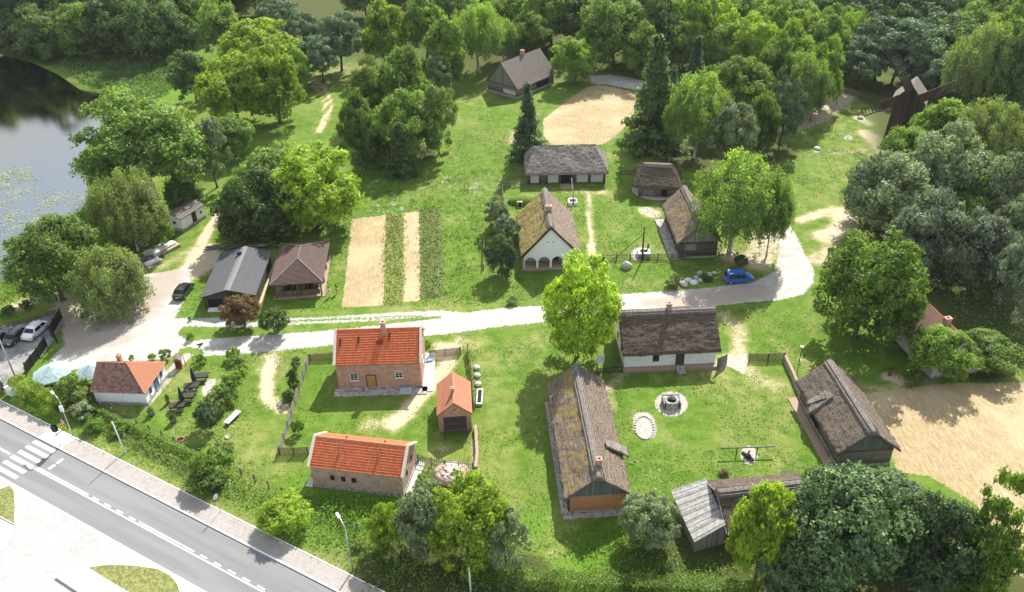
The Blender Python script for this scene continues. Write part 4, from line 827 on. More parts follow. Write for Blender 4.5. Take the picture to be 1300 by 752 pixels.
q0 = at(65, 592); strip(m, q0, q0 + .35, .9, 1.75, .014, 'road_paint'); strip(m, q0, q0 + .35, 2.0, 2.85, .014, 'road_paint')
tag(m.build('road_marking'), kind='structure')
m = MB(); m.poly([rd(cs0 + .1, -PW + .05, .1245), rd(cs0 + .1, -.16, .1245), rd(cs0 + cl + .2, -.16, .1245), rd(cs0 + cl + .2, -PW + .05, .1245)], 'concrete_white'); tag(m.build('crossing_slab'), kind='structure')
# light paved square on the near side with two grass islands
m = MB(); strip(m, -80, 120, RW + .12, RW + 60, .004, 'paving_white'); tag(m.build('paved_square'), kind='structure')
m = MB(); m.hexa([rd(-80, RW, -.05), rd(120, RW, -.05), rd(120, RW + .117, -.05), rd(-80, RW + .117, -.05), rd(-80, RW, .02), rd(120, RW, .02), rd(120, RW + .117, .02), rd(-80, RW + .117, .02)], 'concrete_white'); tag(m.build('edge_stone'), kind='structure')
def island(nm, poly, label=None):
    W_ = PX(poly); c = sum(W_, Vector()) / len(W_); m = MB(); h = .11
    ins = [p + (c - p).normalized() * .14 for p in W_]; n = len(W_)
    for i in range(n):
        k = (i + 1) % n; up = Vector((0, 0, h)); m.poly([W_[i], W_[k], W_[k] + up, W_[i] + up], 'concrete_white'); m.poly([W_[i] + up, W_[k] + up, ins[k] + up, ins[i] + up], 'concrete_white')
    o = tag(m.build(nm + '_kerb'), kind='structure'); m = MB(); m.poly([p + Vector((0, 0, h - .02)) for p in ins], 'dry_turf'); return tag(m.build(nm), kind='structure')
island('grass_island', [(-60, 655), (-30, 636), (0, 622), (6, 618), (13, 616), (18, 620), (21, 640), (19, 667), (0, 657), (-40, 640)][:0] or [(-45, 660), (-20, 634), (0, 621), (13, 616), (19, 622), (21, 642), (19, 667), (0, 657), (-20, 648)])
island('grass_island', [(110, 721), (129, 718), (150, 717), (172, 718), (202, 722), (218, 731), (226, 741), (230, 752), (233, 785), (205, 785), (165, 756), (135, 737)])
m = MB(); W_ = PX([(71, 734), (110, 721), (175, 762), (140, 780)]); up = Vector((0, 0, .25))
m.hexa([W_[0], W_[3], W_[2], W_[1], W_[0] + up, W_[3] + up, W_[2] + up, W_[1] + up], 'concrete_white'); tag(m.build('concrete_ramp'), kind='structure')
m = MB(); W_ = PX([(-30, 672), (0, 659), (20, 669), (8, 694), (-5, 700)]); m.poly([p + Vector((0, 0, .010)) for p in W_], 'concrete_white'); tag(m.build('paved_corner'), kind='structure')
# car park
m = MB(); W_ = PX([(-60, 440), (-30, 425), (0, 416), (30, 409), (62, 400), (74, 398), (80, 408), (70, 428), (58, 446), (40, 466), (20, 480), (0, 494), (-40, 520), (-90, 500)]); m.poly([p + Vector((0, 0, .012)) for p in W_], 'park_asphalt'); tag(m.build('car_park'), kind='structure')
# ------------------------------------------------------------------ FOLIAGE
def leaf_obj_mesh(name, pts, nrm, size, mat, r=None, asp=.62, rng=None):
    rng = rng or np.random.default_rng(1); n = len(pts); a = rng.normal(size=(n, 3)); nrm = nrm / (np.linalg.norm(nrm, axis=1, keepdims=True) + 1e-9)
    u = np.cross(nrm, a); u /= np.linalg.norm(u, axis=1, keepdims=True) + 1e-9; v = np.cross(nrm, u); s = (size * np.ones(n))[:, None]; u = u * s * .5; v = v * s * .5 * asp
    lift = nrm * s * .12
    co = np.stack([pts - u, pts - v + lift, pts + u, pts + v + lift], 1).reshape(-1, 3).astype(np.float32)
    me = bpy.data.meshes.new(name); me.vertices.add(n * 4); me.vertices.foreach_set('co', co.ravel()); me.loops.add(n * 4); me.loops.foreach_set('vertex_index', np.arange(n * 4, dtype=np.int32))
    me.polygons.add(n); me.polygons.foreach_set('loop_start', np.arange(0, n * 4, 4, dtype=np.int32)); me.update(calc_edges=True)
    r = rng.random(n) if r is None else r; me.attributes.new('rnd', 'FLOAT', 'POINT').data.foreach_set('value', np.repeat(r, 4).astype(np.float32)); me.materials.append(MAT[mat]); return me
def sph(rng, n): d = rng.normal(size=(n, 3)); return d / np.linalg.norm(d, axis=1, keepdims=True)
def crown_pts(kind, seed, n):
    rng = np.random.default_rng(seed); pts = []; nr = []; rv = []
    if kind in ('round', 'broad', 'loose', 'poplar', 'pine', 'shrub'):
        K = {'round': 130, 'broad': 110, 'loose': 95, 'poplar': 105, 'pine': 64, 'shrub': 40}[kind]
        rc = {'round': (.15, .27), 'broad': (.17, .32), 'loose': (.13, .24), 'poplar': (.15, .27), 'pine': (.16, .29), 'shrub': (.24, .38)}[kind]
        lob = sph(rng, 7); la = rng.uniform(.0, .3, 7)
        for k in range(K):
            d = sph(rng, 1)[0]
            if d[2] < -.8: d[2] = -d[2] * .7
            if kind == 'pine': d[2] = d[2] * .9 + .1
            bulge = 1 + sum(la[i] * max(0, d @ lob[i]) ** 6 for i in range(7)) - .1
            rr = bulge * (rng.uniform(.7, .92) if rng.random() < .8 else rng.uniform(.25, .6)); c = d * rr
            if kind == 'poplar': tpr = 1 - .45 * max(0, c[2]); c[0] *= tpr; c[1] *= tpr
            if kind == 'broad': c[2] *= .92
            q = rng.uniform(*rc); m = int(n / K * (q / np.mean(rc)) ** 2) + 4
            e = sph(rng, m); e[:, 2] = np.where(e[:, 2] < -.5, -e[:, 2], e[:, 2]); e += d * .35; e /= np.linalg.norm(e, axis=1, keepdims=True)
            sub = rng.random((m, 1)) ** .35
            sq = np.array([1, 1, .55 if kind == 'pine' else .8]); p = c + e * q * sub * sq * (1 + .22 * np.sin(e[:, :1] * 9 + k) * np.sin(e[:, 1:2] * 8))
            m2 = max(1, m // 6); ti = rng.integers(0, m2, m); e = e[:m2][ti]; p = p[:m2][ti] + rng.normal(size=(m, 3)) * q * .085; pr = rng.random(m2)[ti]
            pts.append(p); nr.append(e * 1.1 + rng.normal(size=(m, 3)) * .42); rv.append(np.clip(pr * .85 + rng.normal(.08, .14, m), 0, 1))
    elif kind == 'spruce':
        L = 17
        for l in range(L):
            z = -1 + 1.92 * l / (L - 1); R = (1 - (l / (L - 1)) ** .9) * .95 + .05; nb = int(7 + 8 * R)
            for k in range(nb):
                a = rng.uniform(0, 2 * math.pi); R2 = R * rng.uniform(.7, 1.12); m = int(n / L / nb * (.4 + R * 1.5)) + 3; s = rng.random(m) ** .7
                wv = rng.normal(size=m) * .11 * (1 - s * .5); x = s * R2; zz = z - .16 * s * R2 + .06 * s ** 2 + rng.normal(size=m) * .03
                p = np.stack([np.cos(a) * x - np.sin(a) * wv, np.sin(a) * x + np.cos(a) * wv, zz], 1); pts.append(p)
                nr.append(np.array([math.cos(a) * .4, math.sin(a) * .4, 1]) + rng.normal(size=(m, 3)) * .5); rv.append(np.clip(s * .6 + rng.random(m) * .4, 0, 1))
    elif kind in ('weeping', 'birch'):
        K = 230 if kind == 'weeping' else 210
        for k in range(K):
            d = sph(rng, 1)[0]; d[2] = abs(d[2]) * (1 if rng.random() < .7 else -.3); top = d * rng.uniform(.55, .98) * np.array([1, 1, .95]); ln = rng.uniform(.3, 1.0 if kind == 'weeping' else .55); m = int(n / K)
            s = rng.random(m); out = np.array([d[0], d[1], 0]) * .16; j = rng.normal(size=(m, 3)) * np.array([.055, .055, .02])
            p = top + out * s[:, None] ** .5 - np.array([0, 0, 1]) * (s * ln)[:, None] + j; pts.append(p); e = np.tile(np.array([d[0], d[1], .55]), (m, 1)) + rng.normal(size=(m, 3)) * .5
            nr.append(e); rv.append(np.clip(rng.random(m) * .7 + .3 * (1 - s), 0, 1))
        q = np.concatenate(pts); keep = q[:, 2] > -1.02; pts = [q[keep]]; nr = [np.concatenate(nr)[keep]]; rv = [np.concatenate(rv)[keep]]
    return np.concatenate(pts), np.concatenate(nr), np.concatenate(rv)
def core_mesh(pts, k=.62):
    return None
SPEC = {'round': (44000, .046), 'broad': (44000, .046), 'loose': (32000, .044), 'poplar': (36000, .048), 'pine': (26000, .05), 'spruce': (17000, .06), 'weeping': (34000, .045), 'birch': (32000, .042), 'shrub': (9000, .09)}
VAR = {'round': 3, 'broad': 3, 'loose': 2, 'poplar': 2, 'pine': 2, 'spruce': 2, 'weeping': 2, 'birch': 2, 'shrub': 3}
CROWN = {}; TRUNK = {}
def trunk_mesh(kind, seed, mat):
    """unit trunk: height 1 from the ground to the crown's centre, limbs reaching up and out in units of crown radius 1"""
    r = random.Random(seed); m = MB(); bend = lambda z: Vector((.05 * math.sin(z * 3 + seed), .05 * math.cos(z * 2.3 + seed) - .05, 0))
    top = 1.75 if kind in ('spruce', 'pine', 'poplar') else 1.25
    zs = [0, .06, .3, .6, 1.0, top]; rr = [.085, .06, .05, .042, .03, .008]; m.tube([Vector((0, 0, z)) + bend(z) for z in zs], rr, mat, 8)
    if kind not in ('spruce',):
        for k in range(11):
            a = r.uniform(0, 6.28); z0 = r.uniform(.35, 1.1); d = Vector((math.cos(a), math.sin(a), 0)); p0 = Vector((0, 0, z0)) + bend(z0); ln = r.uniform(.45, .8)
            p1 = p0 + d * ln * .5 + Vector((0, 0, .22)); p2 = p0 + d * ln + Vector((0, 0, .42)); m.tube([p0, p1, p2], [.024, .016, .005], mat, 5)
            b_ = p1 + Vector((-d.y, d.x, 0)) * .25 * r.choice((-1, 1)) + Vector((0, 0, .3)); m.tube([p1, b_], [.012, .004], mat, 4)
    o = m.build('trunk_source'); me = o.data; bpy.data.objects.remove(o); return me
for k, (n, s) in SPEC.items():
    for v in range(VAR[k]):
        p, q, rv = crown_pts(k, 100 + 17 * v + len(k), n); rng = np.random.default_rng(v); sz = s * rng.uniform(.5, 1.65, len(p)); CROWN[k, v] = leaf_obj_mesh('crown', p, q, sz, 'leaf_mid', rv, rng=rng)
for k in ('bark_brown', 'bark_birch', 'bark_dark'):
    for kk in ('round', 'spruce', 'poplar'):
        for v in range(2): TRUNK[k, kk, v] = trunk_mesh(kk, v * 5 + len(k), k)
TCOUNT = [0]
def plant(kind, base, R, hb, cz, mat, label, cat='tree', name='tree', group=None, barkm='bark_brown', rx=1.0, sparse=False):
    if kind == 'shrub': R *= .86; hb *= .86
    if kind == 'spruce': R *= 1.2
    if kind == 'pine': R *= 1.22; cz *= .88
    """base: ground point; R crown radius; hb crown half height; cz height of the crown's centre"""
    i = TCOUNT[0]; TCOUNT[0] += 1; rz = rnd.uniform(0, 6.28); o = thing(name, label, cat, base, 0, group); v = i % VAR[kind]
    c = bpy.data.objects.new('foliage' if kind == 'shrub' else 'crown', CROWN[kind, v]); C.objects.link(c); c.parent = o; c.location = (0, 0, cz); c.scale = (R * rx * 1.07, R * 1.07, hb * 1.07); c.rotation_euler = (0, 0, rz if abs(rx - 1) < .05 else 0)
    c.material_slots[0].link = 'OBJECT'; c.material_slots[0].material = MAT[mat]
    tk = TRUNK[barkm, 'spruce' if kind == 'spruce' else ('poplar' if kind in ('poplar', 'pine') else 'round'), i % 2]
    t_ = bpy.data.objects.new('stem' if kind == 'shrub' else 'trunk', tk); C.objects.link(t_); t_.parent = o; t_.scale = (R * .9, R * .9, cz); t_.rotation_euler = (0, 0, rz); return o
def tree(kind, cx, cy, rx, ry, clear, mat, label, **kw):
    """crown centre and half extents as seen, metres of clear trunk -> real position and size"""
    clear *= .6; zc = clear + 4.0
    for _ in range(12):
        p = P(cx, cy, zc); D = depth(p); s = F / D; R = rx / s; dep = math.atan2(CAM_H - zc, p.y); q = (ry / s) ** 2 - (R * math.sin(dep)) ** 2
        hb = math.sqrt(max(q, (.55 * R) ** 2)) / math.cos(dep) if q > (.55 * R) ** 2 else .62 * R; hb = min(max(hb, .6 * R), 3.2 * R); zc = clear + hb
    return plant(kind, Vector((p.x, p.y, 0)), R, hb, zc, mat, label, **kw)
N = 'forest'
T = [
 ('broad', 176, 192, 76, 66, 2.5, 'leaf_mid', 'largest broad tree on the pond bank, billowing mid-green crown'), ('broad', 222, 150, 22, 16, 8, 'leaf_yellow', 'yellow-green treetop behind the largest pond-bank tree'),
 ('birch', 160, 262, 42, 55, 2, 'leaf_olive', 'olive drooping tree in front of the largest pond-bank tree'), ('loose', 264, 190, 24, 42, 2, 'leaf_grey', 'grey-leaved willow right of the largest pond-bank tree'),
 ('broad', 292, 172, 28, 26, 1.5, 'leaf_mid', 'low spreading tree between the pond willow and the grass track'), ('loose', 198, 288, 22, 28, 1, 'leaf_green', 'small yellow-green tree beside the tiny white hut'),
 ('broad', 232, 248, 22, 22, .5, 'leaf_dark', 'dark bushy tree just behind the tiny white hut'),
 ('round', 242, 97, 27, 32, 1, 'leaf_dark', 'dark round tree left of the bright yellow-green clump'), ('round', 296, 112, 44, 42, 1, 'leaf_lime', 'bright yellow-green tree at the front left of the lime clump'),
 ('round', 346, 112, 40, 44, 1, 'leaf_lime', 'bright yellow-green tree at the front right of the lime clump'), ('round', 328, 62, 46, 36, 3, 'leaf_yellow', 'bright pale tree at the back of the lime clump'),
 ('broad', 372, 85, 20, 28, 2, 'leaf_green', 'green tree at the far right edge of the lime clump'), ('broad', 277, 38, 27, 32, 2, 'leaf_mid', 'grey-green round tree behind the lime clump'), ('round', 255, 20, 20, 20, 4, 'leaf_lime', 'bright treetop behind the grey-green round tree'),
 ('pine', 385, 48, 20, 34, 3, 'leaf_pine', 'leftmost blue-green pine of the small pine stand'), ('pine', 404, 68, 20, 28, 3, 'leaf_pine', 'front blue-green pine of the small pine stand'), ('pine', 430, 45, 24, 34, 4, 'leaf_pine', 'right-hand pine of the small pine stand'), ('pine', 355, 18, 20, 22, 4, 'leaf_pine', 'pine at the back of the small pine stand'),
 ('poplar', 490, 42, 33, 42, 2, 'leaf_lime', 'pale tapering tree standing just right of the pine stand'), ('poplar', 538, 35, 30, 40, 2, 'leaf_green', 'tall green tree right of the pale tapering tree'), ('poplar', 563, 68, 30, 44, 1, 'leaf_green', 'fresh green poplar behind the dark thicket'),
 ('birch', 604, 38, 32, 42, 4, 'leaf_green', 'airy birch between the poplar and the plank barn'), ('birch', 640, 45, 20, 24, 3, 'leaf_green', 'small airy birch behind the plank barn'),
 ('poplar', 456, 168, 26, 50, 0, 'leaf_mid', 'narrow tree at the left end of the central thicket'), ('broad', 475, 115, 30, 34, 2, 'leaf_mid', 'tree at the back left of the central thicket'), ('poplar', 513, 112, 40, 50, 1, 'leaf_green', 'tallest light-green tree in the central thicket'),
 ('broad', 520, 160, 38, 46, 0, 'leaf_mid', 'wide dark tree in the middle of the central thicket'), ('loose', 556, 150, 24, 46, 0, 'leaf_olive', 'loose tree at the right end of the central thicket'), ('loose', 557, 95, 18, 20, 4, 'leaf_grey', 'grey-leaved top at the right back of the central thicket'), ('spruce', 508, 190, 24, 32, 0, 'leaf_dark', 'small dark fir at the front of the central thicket'), ('broad', 475, 190, 22, 22, 0, 'leaf_dark', 'dark bushy tree at the foot of the central thicket'),
 ('round', 729, 77, 27, 28, 1, 'leaf_green', 'round green tree right of the grey-roofed plank barn'), ('broad', 676, 40, 27, 26, 1, 'leaf_green', 'leafy tree directly behind the plank barn roof'),
 ('broad', 778, 38, 44, 44, 1, 'leaf_mid', 'dense tall tree at the wood edge behind the sandy round field'),
 ('spruce', 832, 120, 42, 66, 1, 'leaf_dark', 'tall dark fir right of the round sandy field'), ('spruce', 853, 128, 18, 40, 1, 'leaf_pine', 'blue-green fir tucked behind the tall dark fir'), ('spruce', 884, 82, 20, 32, 2, 'leaf_spruce', 'dark conifer between the tall fir and the wood'),
 ('birch', 888, 138, 38, 52, 4, 'leaf_mid', 'tall birch above the thatched granary'), ('broad', 940, 112, 40, 40, 3, 'leaf_green', 'light green tree behind the willow'), ('loose', 935, 172, 30, 46, 1, 'leaf_grey', 'grey-green willow right of the tall birch'), ('broad', 967, 158, 22, 40, 0, 'leaf_mid', 'green tree right of the grey-green willow'), ('pine', 996, 140, 18, 42, 1, 'leaf_pine', 'blue-green pine at the left edge of the windmill lawn'),
 ('birch', 940, 250, 54, 64, 3, 'leaf_mid', 'large drooping birch behind the blue car'), ('birch', 985, 262, 22, 52, 3, 'leaf_mid', 'darker drooping birch at the right, beside the path'),
 ('spruce', 670, 152, 23, 42, 2.5, 'leaf_spruce', 'lone dark spruce beside the hipped barn'),
 ('round', 402, 242, 58, 50, .5, 'leaf_lime', 'bright yellow-green round tree behind the open pavilion'), ('broad', 352, 225, 45, 42, .5, 'leaf_mid', 'mid-green tree left of the bright round tree'), ('broad', 322, 258, 42, 46, 0, 'leaf_dark', 'dark leafy tree behind the grey felt shed'), ('shrub', 300, 285, 25, 24, 0, 'leaf_dark', 'dark bush left of the log pile'), ('shrub', 350, 290, 28, 20, 0, 'leaf_dark', 'dark bush between the felt shed and the pavilion'),
 ('broad', 64, 325, 52, 50, 3, 'leaf_mid', 'broad tree at the corner of the car park'), ('weeping', 135, 352, 42, 46, .5, 'leaf_olive', 'weeping willow at the edge of the gravel yard'),
 ('round', 305, 395, 23, 21, .5, 'leaf_rust', 'small reddish-brown tree in front of the felt shed'), ('round', 347, 407, 17, 17, .6, 'leaf_dark', 'small dark round tree by the gravel track'),
 ('loose', 630, 272, 17, 20, .5, 'leaf_grey', 'upper grey-leaved orchard tree beside the arcade cottage'), ('loose', 644, 292, 16, 18, .5, 'leaf_slate', 'middle orchard tree beside the arcade cottage'), ('broad', 636, 325, 20, 26, .3, 'leaf_deep', 'lower dark orchard tree beside the arcade cottage'),
 ('poplar', 1198, 165, 42, 40, 3, 'leaf_green', 'bright green tree in front of the windmill body'), ('broad', 1152, 193, 32, 34, 1, 'leaf_green', 'low bright tree at the foot of the windmill'), ('broad', 1130, 245, 54, 55, 0, 'leaf_grey', 'grey-green willow nearest the worn sandy patch'), ('broad', 1200, 230, 52, 60, 0, 'leaf_grey', 'second grey-green willow, right of the nearest one'),
 ('birch', 1252, 175, 40, 55, 3, 'leaf_olive', 'olive drooping birch right of the windmill trees'), ('broad', 1275, 250, 42, 58, 0, 'leaf_grey', 'sparse grey tree at the right edge below the birch'), ('broad', 1178, 305, 46, 54, 0, 'leaf_slate', 'shaded slate-green tree behind the pink-tiled cottage'), ('broad', 1245, 320, 42, 52, 0, 'leaf_slate', 'shaded sparse tree right of the slate-green tree'), ('loose', 1292, 355, 28, 50, 0, 'leaf_slate', 'sparse grey tree cut by the right edge'),
 ('round', 1104, 370, 66, 66, .8, 'leaf_green', 'big round lime tree in front of the pink-tiled cottage'), ('broad', 1194, 448, 38, 37, 0, 'leaf_green', 'leafy tree at the corner of the straw field'), ('broad', 1255, 445, 36, 26, 0, 'leaf_mid', 'low spreading tree right of the straw-field corner tree'),
 ('round', 738, 395, 48, 62, 1, 'leaf_yellow', 'bright yellow-green lime between the road and the mossy long house'),
 ('broad', 1075, 672, 80, 84, 1, 'leaf_ash', 'huge dark grey-green tree in the bottom right corner'), ('broad', 1178, 690, 58, 68, 1, 'leaf_deep', 'dark tree joined to the right of the huge grey-green tree'), ('loose', 1258, 695, 42, 78, 0, 'leaf_green', 'bright green tree cut by the bottom right corner'), ('round', 968, 680, 38, 62, .3, 'leaf_yellow', 'yellow-green tree hiding the end of the lean-to shed'),
 ('broad', 1020, 715, 48, 52, 0, 'leaf_ash', 'lower left part-tree of the dark mass in the bottom right corner'), ('broad', 1128, 640, 52, 46, 1, 'leaf_ash', 'upper dark crown between the huge grey-green tree and the straw field'), ('loose', 1225, 735, 40, 40, 0, 'leaf_green', 'low bright green tree at the very bottom right'),
 ('round', 824, 660, 33, 36, .2, 'leaf_grey', 'rounded grey-green bush tree between the two thatched buildings'),
 ('round', 594, 668, 54, 58, .3, 'leaf_lime', 'bright yellow-green tree below the brick rubble heap'), ('broad', 542, 660, 36, 46, 0, 'leaf_grey', 'grey-green tree left of the bright yellow-green one'), ('round', 490, 672, 22, 30, 0, 'leaf_lime', 'small yellow-green tree beside the roadside fence'), ('loose', 640, 690, 28, 42, 0, 'leaf_grey', 'pale loose bush right of the bright yellow-green tree'),
 ('round', 360, 653, 31, 28, .2, 'leaf_lime', 'round light-green bush below the brick barn'),
]
for k, cx, cy, rx, ry, cl_, mt, lb in T:
    bk = 'bark_birch' if k == 'birch' else ('bark_dark' if k in ('spruce', 'pine') else 'bark_brown')
    nm = {'birch': 'birch_tree', 'spruce': 'fir_tree', 'pine': 'pine_tree', 'weeping': 'willow_tree', 'poplar': 'poplar_tree', 'shrub': 'shrub'}.get(k, 'broadleaf_tree'); tree(k, cx, cy, rx, ry, cl_, mt, lb, name=nm, barkm=bk, cat='shrub' if k == 'shrub' else 'tree')
SH = [(268, 590, 26, 24, 'leaf_green', 'large light-green shrub by the roadside slope'), (262, 612, 24, 20, 'leaf_mid', 'darker shrub just below the large roadside shrub'), (280, 572, 18, 15, 'leaf_green', 'shrub behind the large roadside shrub'),
 (299, 466, 14, 14, 'leaf_mid', 'topmost shrub of the row beside the picnic tables'), (293, 484, 15, 15, 'leaf_green', 'second shrub from the top of the picnic-table row'), (283, 500, 17, 16, 'leaf_mid', 'third shrub of the row beside the picnic tables'), (272, 512, 16, 15, 'leaf_olive', 'fourth shrub of the row beside the picnic tables'), (263, 528, 18, 19, 'leaf_deep', 'lowest, darkest shrub of the row beside the picnic tables'),
 (105, 520, 16, 13, 'leaf_grey', 'pale rounded shrub in front of the white cottage corner'), (92, 492, 18, 20, 'leaf_mid', 'dark feathery shrub between the two large parasols'), (103, 505, 14, 14, 'leaf_olive', 'olive shrub left of the white cottage wall'), (118, 540, 14, 9, 'leaf_weed', 'low fresh shrub below the white cottage'), (150, 543, 12, 9, 'leaf_green', 'low shrub beside the slim white pole'),
 (376, 461, 8, 8, 'leaf_dark', 'small dark bush left of the garden fence top'), (372, 483, 8, 15, 'leaf_dark', 'dark bush left of the garden fence middle'), (366, 503, 9, 9, 'leaf_dark', 'lowest dark bush left of the garden fence'), (377, 543, 9, 10, 'leaf_weed', 'bright young bush inside the garden fence'),
 (543, 435, 5, 5, 'leaf_yellow', 'small yellow bush behind the brick house corner'), (650, 381, 7, 6, 'leaf_grey', 'small pale bush beside the gravel road'), (622, 293, 7, 6, 'leaf_yellow', 'small yellow-green bush in the orchard'), (560, 600, 9, 8, 'leaf_weed', 'low bush left of the brick rubble heap'), (540, 612, 14, 11, 'leaf_green', 'fresh bush at the end of the brick barn'),
 (855, 358, 12, 6, 'leaf_olive', 'low bush among the pale stones'), (896, 352, 8, 5, 'leaf_mid', 'low bush left of the blue car'), (941, 331, 10, 7, 'leaf_dark', 'low dark bush between the birch trunks'), (60, 378, 9, 6, 'leaf_dark', 'right small bush in the meadow by the pond'), (33, 386, 9, 6, 'leaf_dark', 'middle small bush in the meadow by the pond'), (10, 394, 10, 6, 'leaf_dark', 'left small bush in the meadow by the pond'), (107, 401, 5, 5, 'leaf_deep', 'tiny dark bush at the foot of the car park tree'),
 (920, 600, 8, 4, 'leaf_dry', 'dry stems behind the lean-to shed'), (1060, 320, 9, 7, 'leaf_olive', 'scrubby bush right of the branching path'), (1052, 338, 10, 8, 'leaf_olive', 'scrubby bush at the road bend'), (395, 222, 20, 9, 'leaf_dry', 'x'), (455, 690, 10, 9, 'leaf_olive', 'small olive bush by the near street lamp'), (1160, 480, 14, 8, 'leaf_green', 'low bush at the left corner of the straw field'), (60, 478, 0, 0, '', '')]
for cx, cy, rx, ry, mt, lb in SH:
    if rx and lb != 'x': tree('shrub', cx, cy, rx, ry, 0.0, mt, lb, name='shrub', cat='shrub')
for cx, cy, r_, lb in ((209, 450, 8.5, 'clipped round bush behind the white cottage roof'), (255, 456, 7.5, 'clipped egg-shaped bush beside the little signpost'), (193, 453, 5, 'small clipped bush left of the round one'), (167, 455, 4.5, 'tiny clipped bush at the gravel edge'), (241, 427, 6, 'clipped bush at the corner of the grass island'), (295, 449, 9, 'light clipped bush at the top of the shrub row'), (301, 447, 4.5, 'dark clipped bush beside the light clipped one'), (241, 405, 3, 'tiny dark bush near the felt shed corner')):
    tree('shrub', cx, cy, r_, r_, 0, 'leaf_green' if 'dark' not in lb else 'leaf_dark', lb, name='clipped_bush', cat='bush')
# the wood: individual trees, chosen per row
def wood(rows, seed, label, group):
    r = random.Random(seed)
    for (kind, cx, cy, rx, ry, cl_, mt) in rows: 
        bk = 'bark_birch' if kind == 'birch' else ('bark_dark' if kind in ('spruce', 'pine') else 'bark_brown'); nm = {'birch': 'birch_tree', 'spruce': 'fir_tree', 'pine': 'pine_tree', 'poplar': 'poplar_tree'}.get(kind, 'broadleaf_tree')
        tree(kind, cx, cy, rx * 1.2, ry * 1.18, cl_ * .6, mt, label, name=nm, barkm=bk, group=group)
wood([('broad', 14, 42, 26, 26, 0, 'leaf_dark'), ('broad', 52, 45, 30, 26, 0, 'leaf_dark'), ('broad', 100, 38, 30, 30, 0, 'leaf_mid'), ('broad', 148, 32, 32, 32, 0, 'leaf_dark'), ('broad', 196, 36, 30, 34, 0, 'leaf_dark'), ('broad', 226, 44, 20, 24, 0, 'leaf_dark'), ('broad', 20, 8, 34, 28, 2, 'leaf_dark'), ('loose', 75, 6, 34, 28, 2, 'leaf_mid'), ('broad', 130, 0, 34, 28, 2, 'leaf_deep'), ('broad', 180, 0, 34, 28, 2, 'leaf_dark'), ('broad', 228, 0, 30, 28, 2, 'leaf_mid'), ('broad', 280, -8, 30, 24, 2, 'leaf_dark'), ('broad', 320, -6, 28, 22, 2, 'leaf_mid'), ('broad', -30, 20, 32, 30, 2, 'leaf_dark'), ('broad', 165, 62, 16, 12, 0, 'leaf_mid'), ('broad', 120, 64, 14, 10, 0, 'leaf_dark')], 1, 'dark green tree in the wood beyond the reeds, top left', 'trees of the wood beyond the reeds')
for k in range(11):
    plant('broad', P(-20 + k * 26, 60 if k < 4 else 50, 0), 7.5, 9.5 if k < 4 else 7.5, 12.5 if k < 4 else 8.5, ['leaf_dark', 'leaf_mid', 'leaf_deep'][k % 3], 'tall dark tree standing directly on the far bank of the pond', name='broadleaf_tree', group='tall trees on the far bank of the pond')
wood([('broad', 660, 12, 28, 26, 2, 'leaf_mid'), ('broad', 700, 18, 30, 30, 2, 'leaf_green'), ('broad', 738, 22, 28, 30, 2, 'leaf_dark'), ('broad', 820, 30, 30, 38, 2, 'leaf_dark'), ('broad', 815, 66, 20, 26, 1, 'leaf_mid'), ('broad', 570, 5, 26, 22, 3, 'leaf_mid'), ('broad', 630, 0, 24, 22, 3, 'leaf_dark'), ('loose', 868, 30, 28, 34, 3, 'leaf_green'), ('loose', 905, 34, 28, 36, 3, 'leaf_lime'), ('broad', 925, 60, 26, 26, 3, 'leaf_green'), ('broad', 955, 62, 26, 30, 2, 'leaf_lime'), ('broad', 945, 22, 26, 28, 3, 'leaf_green'), ('loose', 985, 40, 26, 34, 2, 'leaf_green'), ('broad', 870, 62, 18, 22, 2, 'leaf_mid'), ('broad', 860, 0, 26, 22, 3, 'leaf_mid'), ('broad', 900, -2, 26, 22, 3, 'leaf_green'), ('broad', 460, -5, 26, 20, 4, 'leaf_mid'), ('broad', 510, -8, 26, 20, 4, 'leaf_mid'), ('broad', 775, -6, 30, 22, 4, 'leaf_dark')], 2, 'green tree in the wood along the top, between the plank barn and the windmill lawn', 'trees of the wood behind the plank barn')
wood([('broad', 1002, 78, 26, 34, 1, 'leaf_green'), ('birch', 1022, 105, 26, 38, 1, 'leaf_mid'), ('broad', 1045, 60, 24, 34, 2, 'leaf_mid'), ('broad', 1050, 96, 18, 32, 1, 'leaf_green'), ('loose', 1020, 50, 26, 34, 2, 'leaf_lime'), ('broad', 1062, 40, 22, 28, 2, 'leaf_green'), ('broad', 985, 95, 20, 36, 1, 'leaf_mid'), ('broad', 1000, 20, 30, 26, 3, 'leaf_mid')], 3, 'leafy tree in the strip left of the windmill lawn', 'trees left of the windmill lawn')
wood([('pine', 1095, 72, 22, 26, 6, 'leaf_pine'), ('pine', 1118, 55, 24, 30, 6, 'leaf_pine'), ('pine', 1140, 68, 24, 28, 5, 'leaf_pine'), ('pine', 1165, 62, 26, 34, 3, 'leaf_pine'), ('pine', 1197, 90, 24, 22, 3, 'leaf_pine'), ('pine', 1190, 50, 24, 30, 3, 'leaf_pine'), ('pine', 1215, 60, 22, 30, 3, 'leaf_dark'), ('birch', 1090, 45, 22, 30, 4, 'leaf_green')], 4, 'blue-green pine behind the windmill', 'pines behind the windmill')
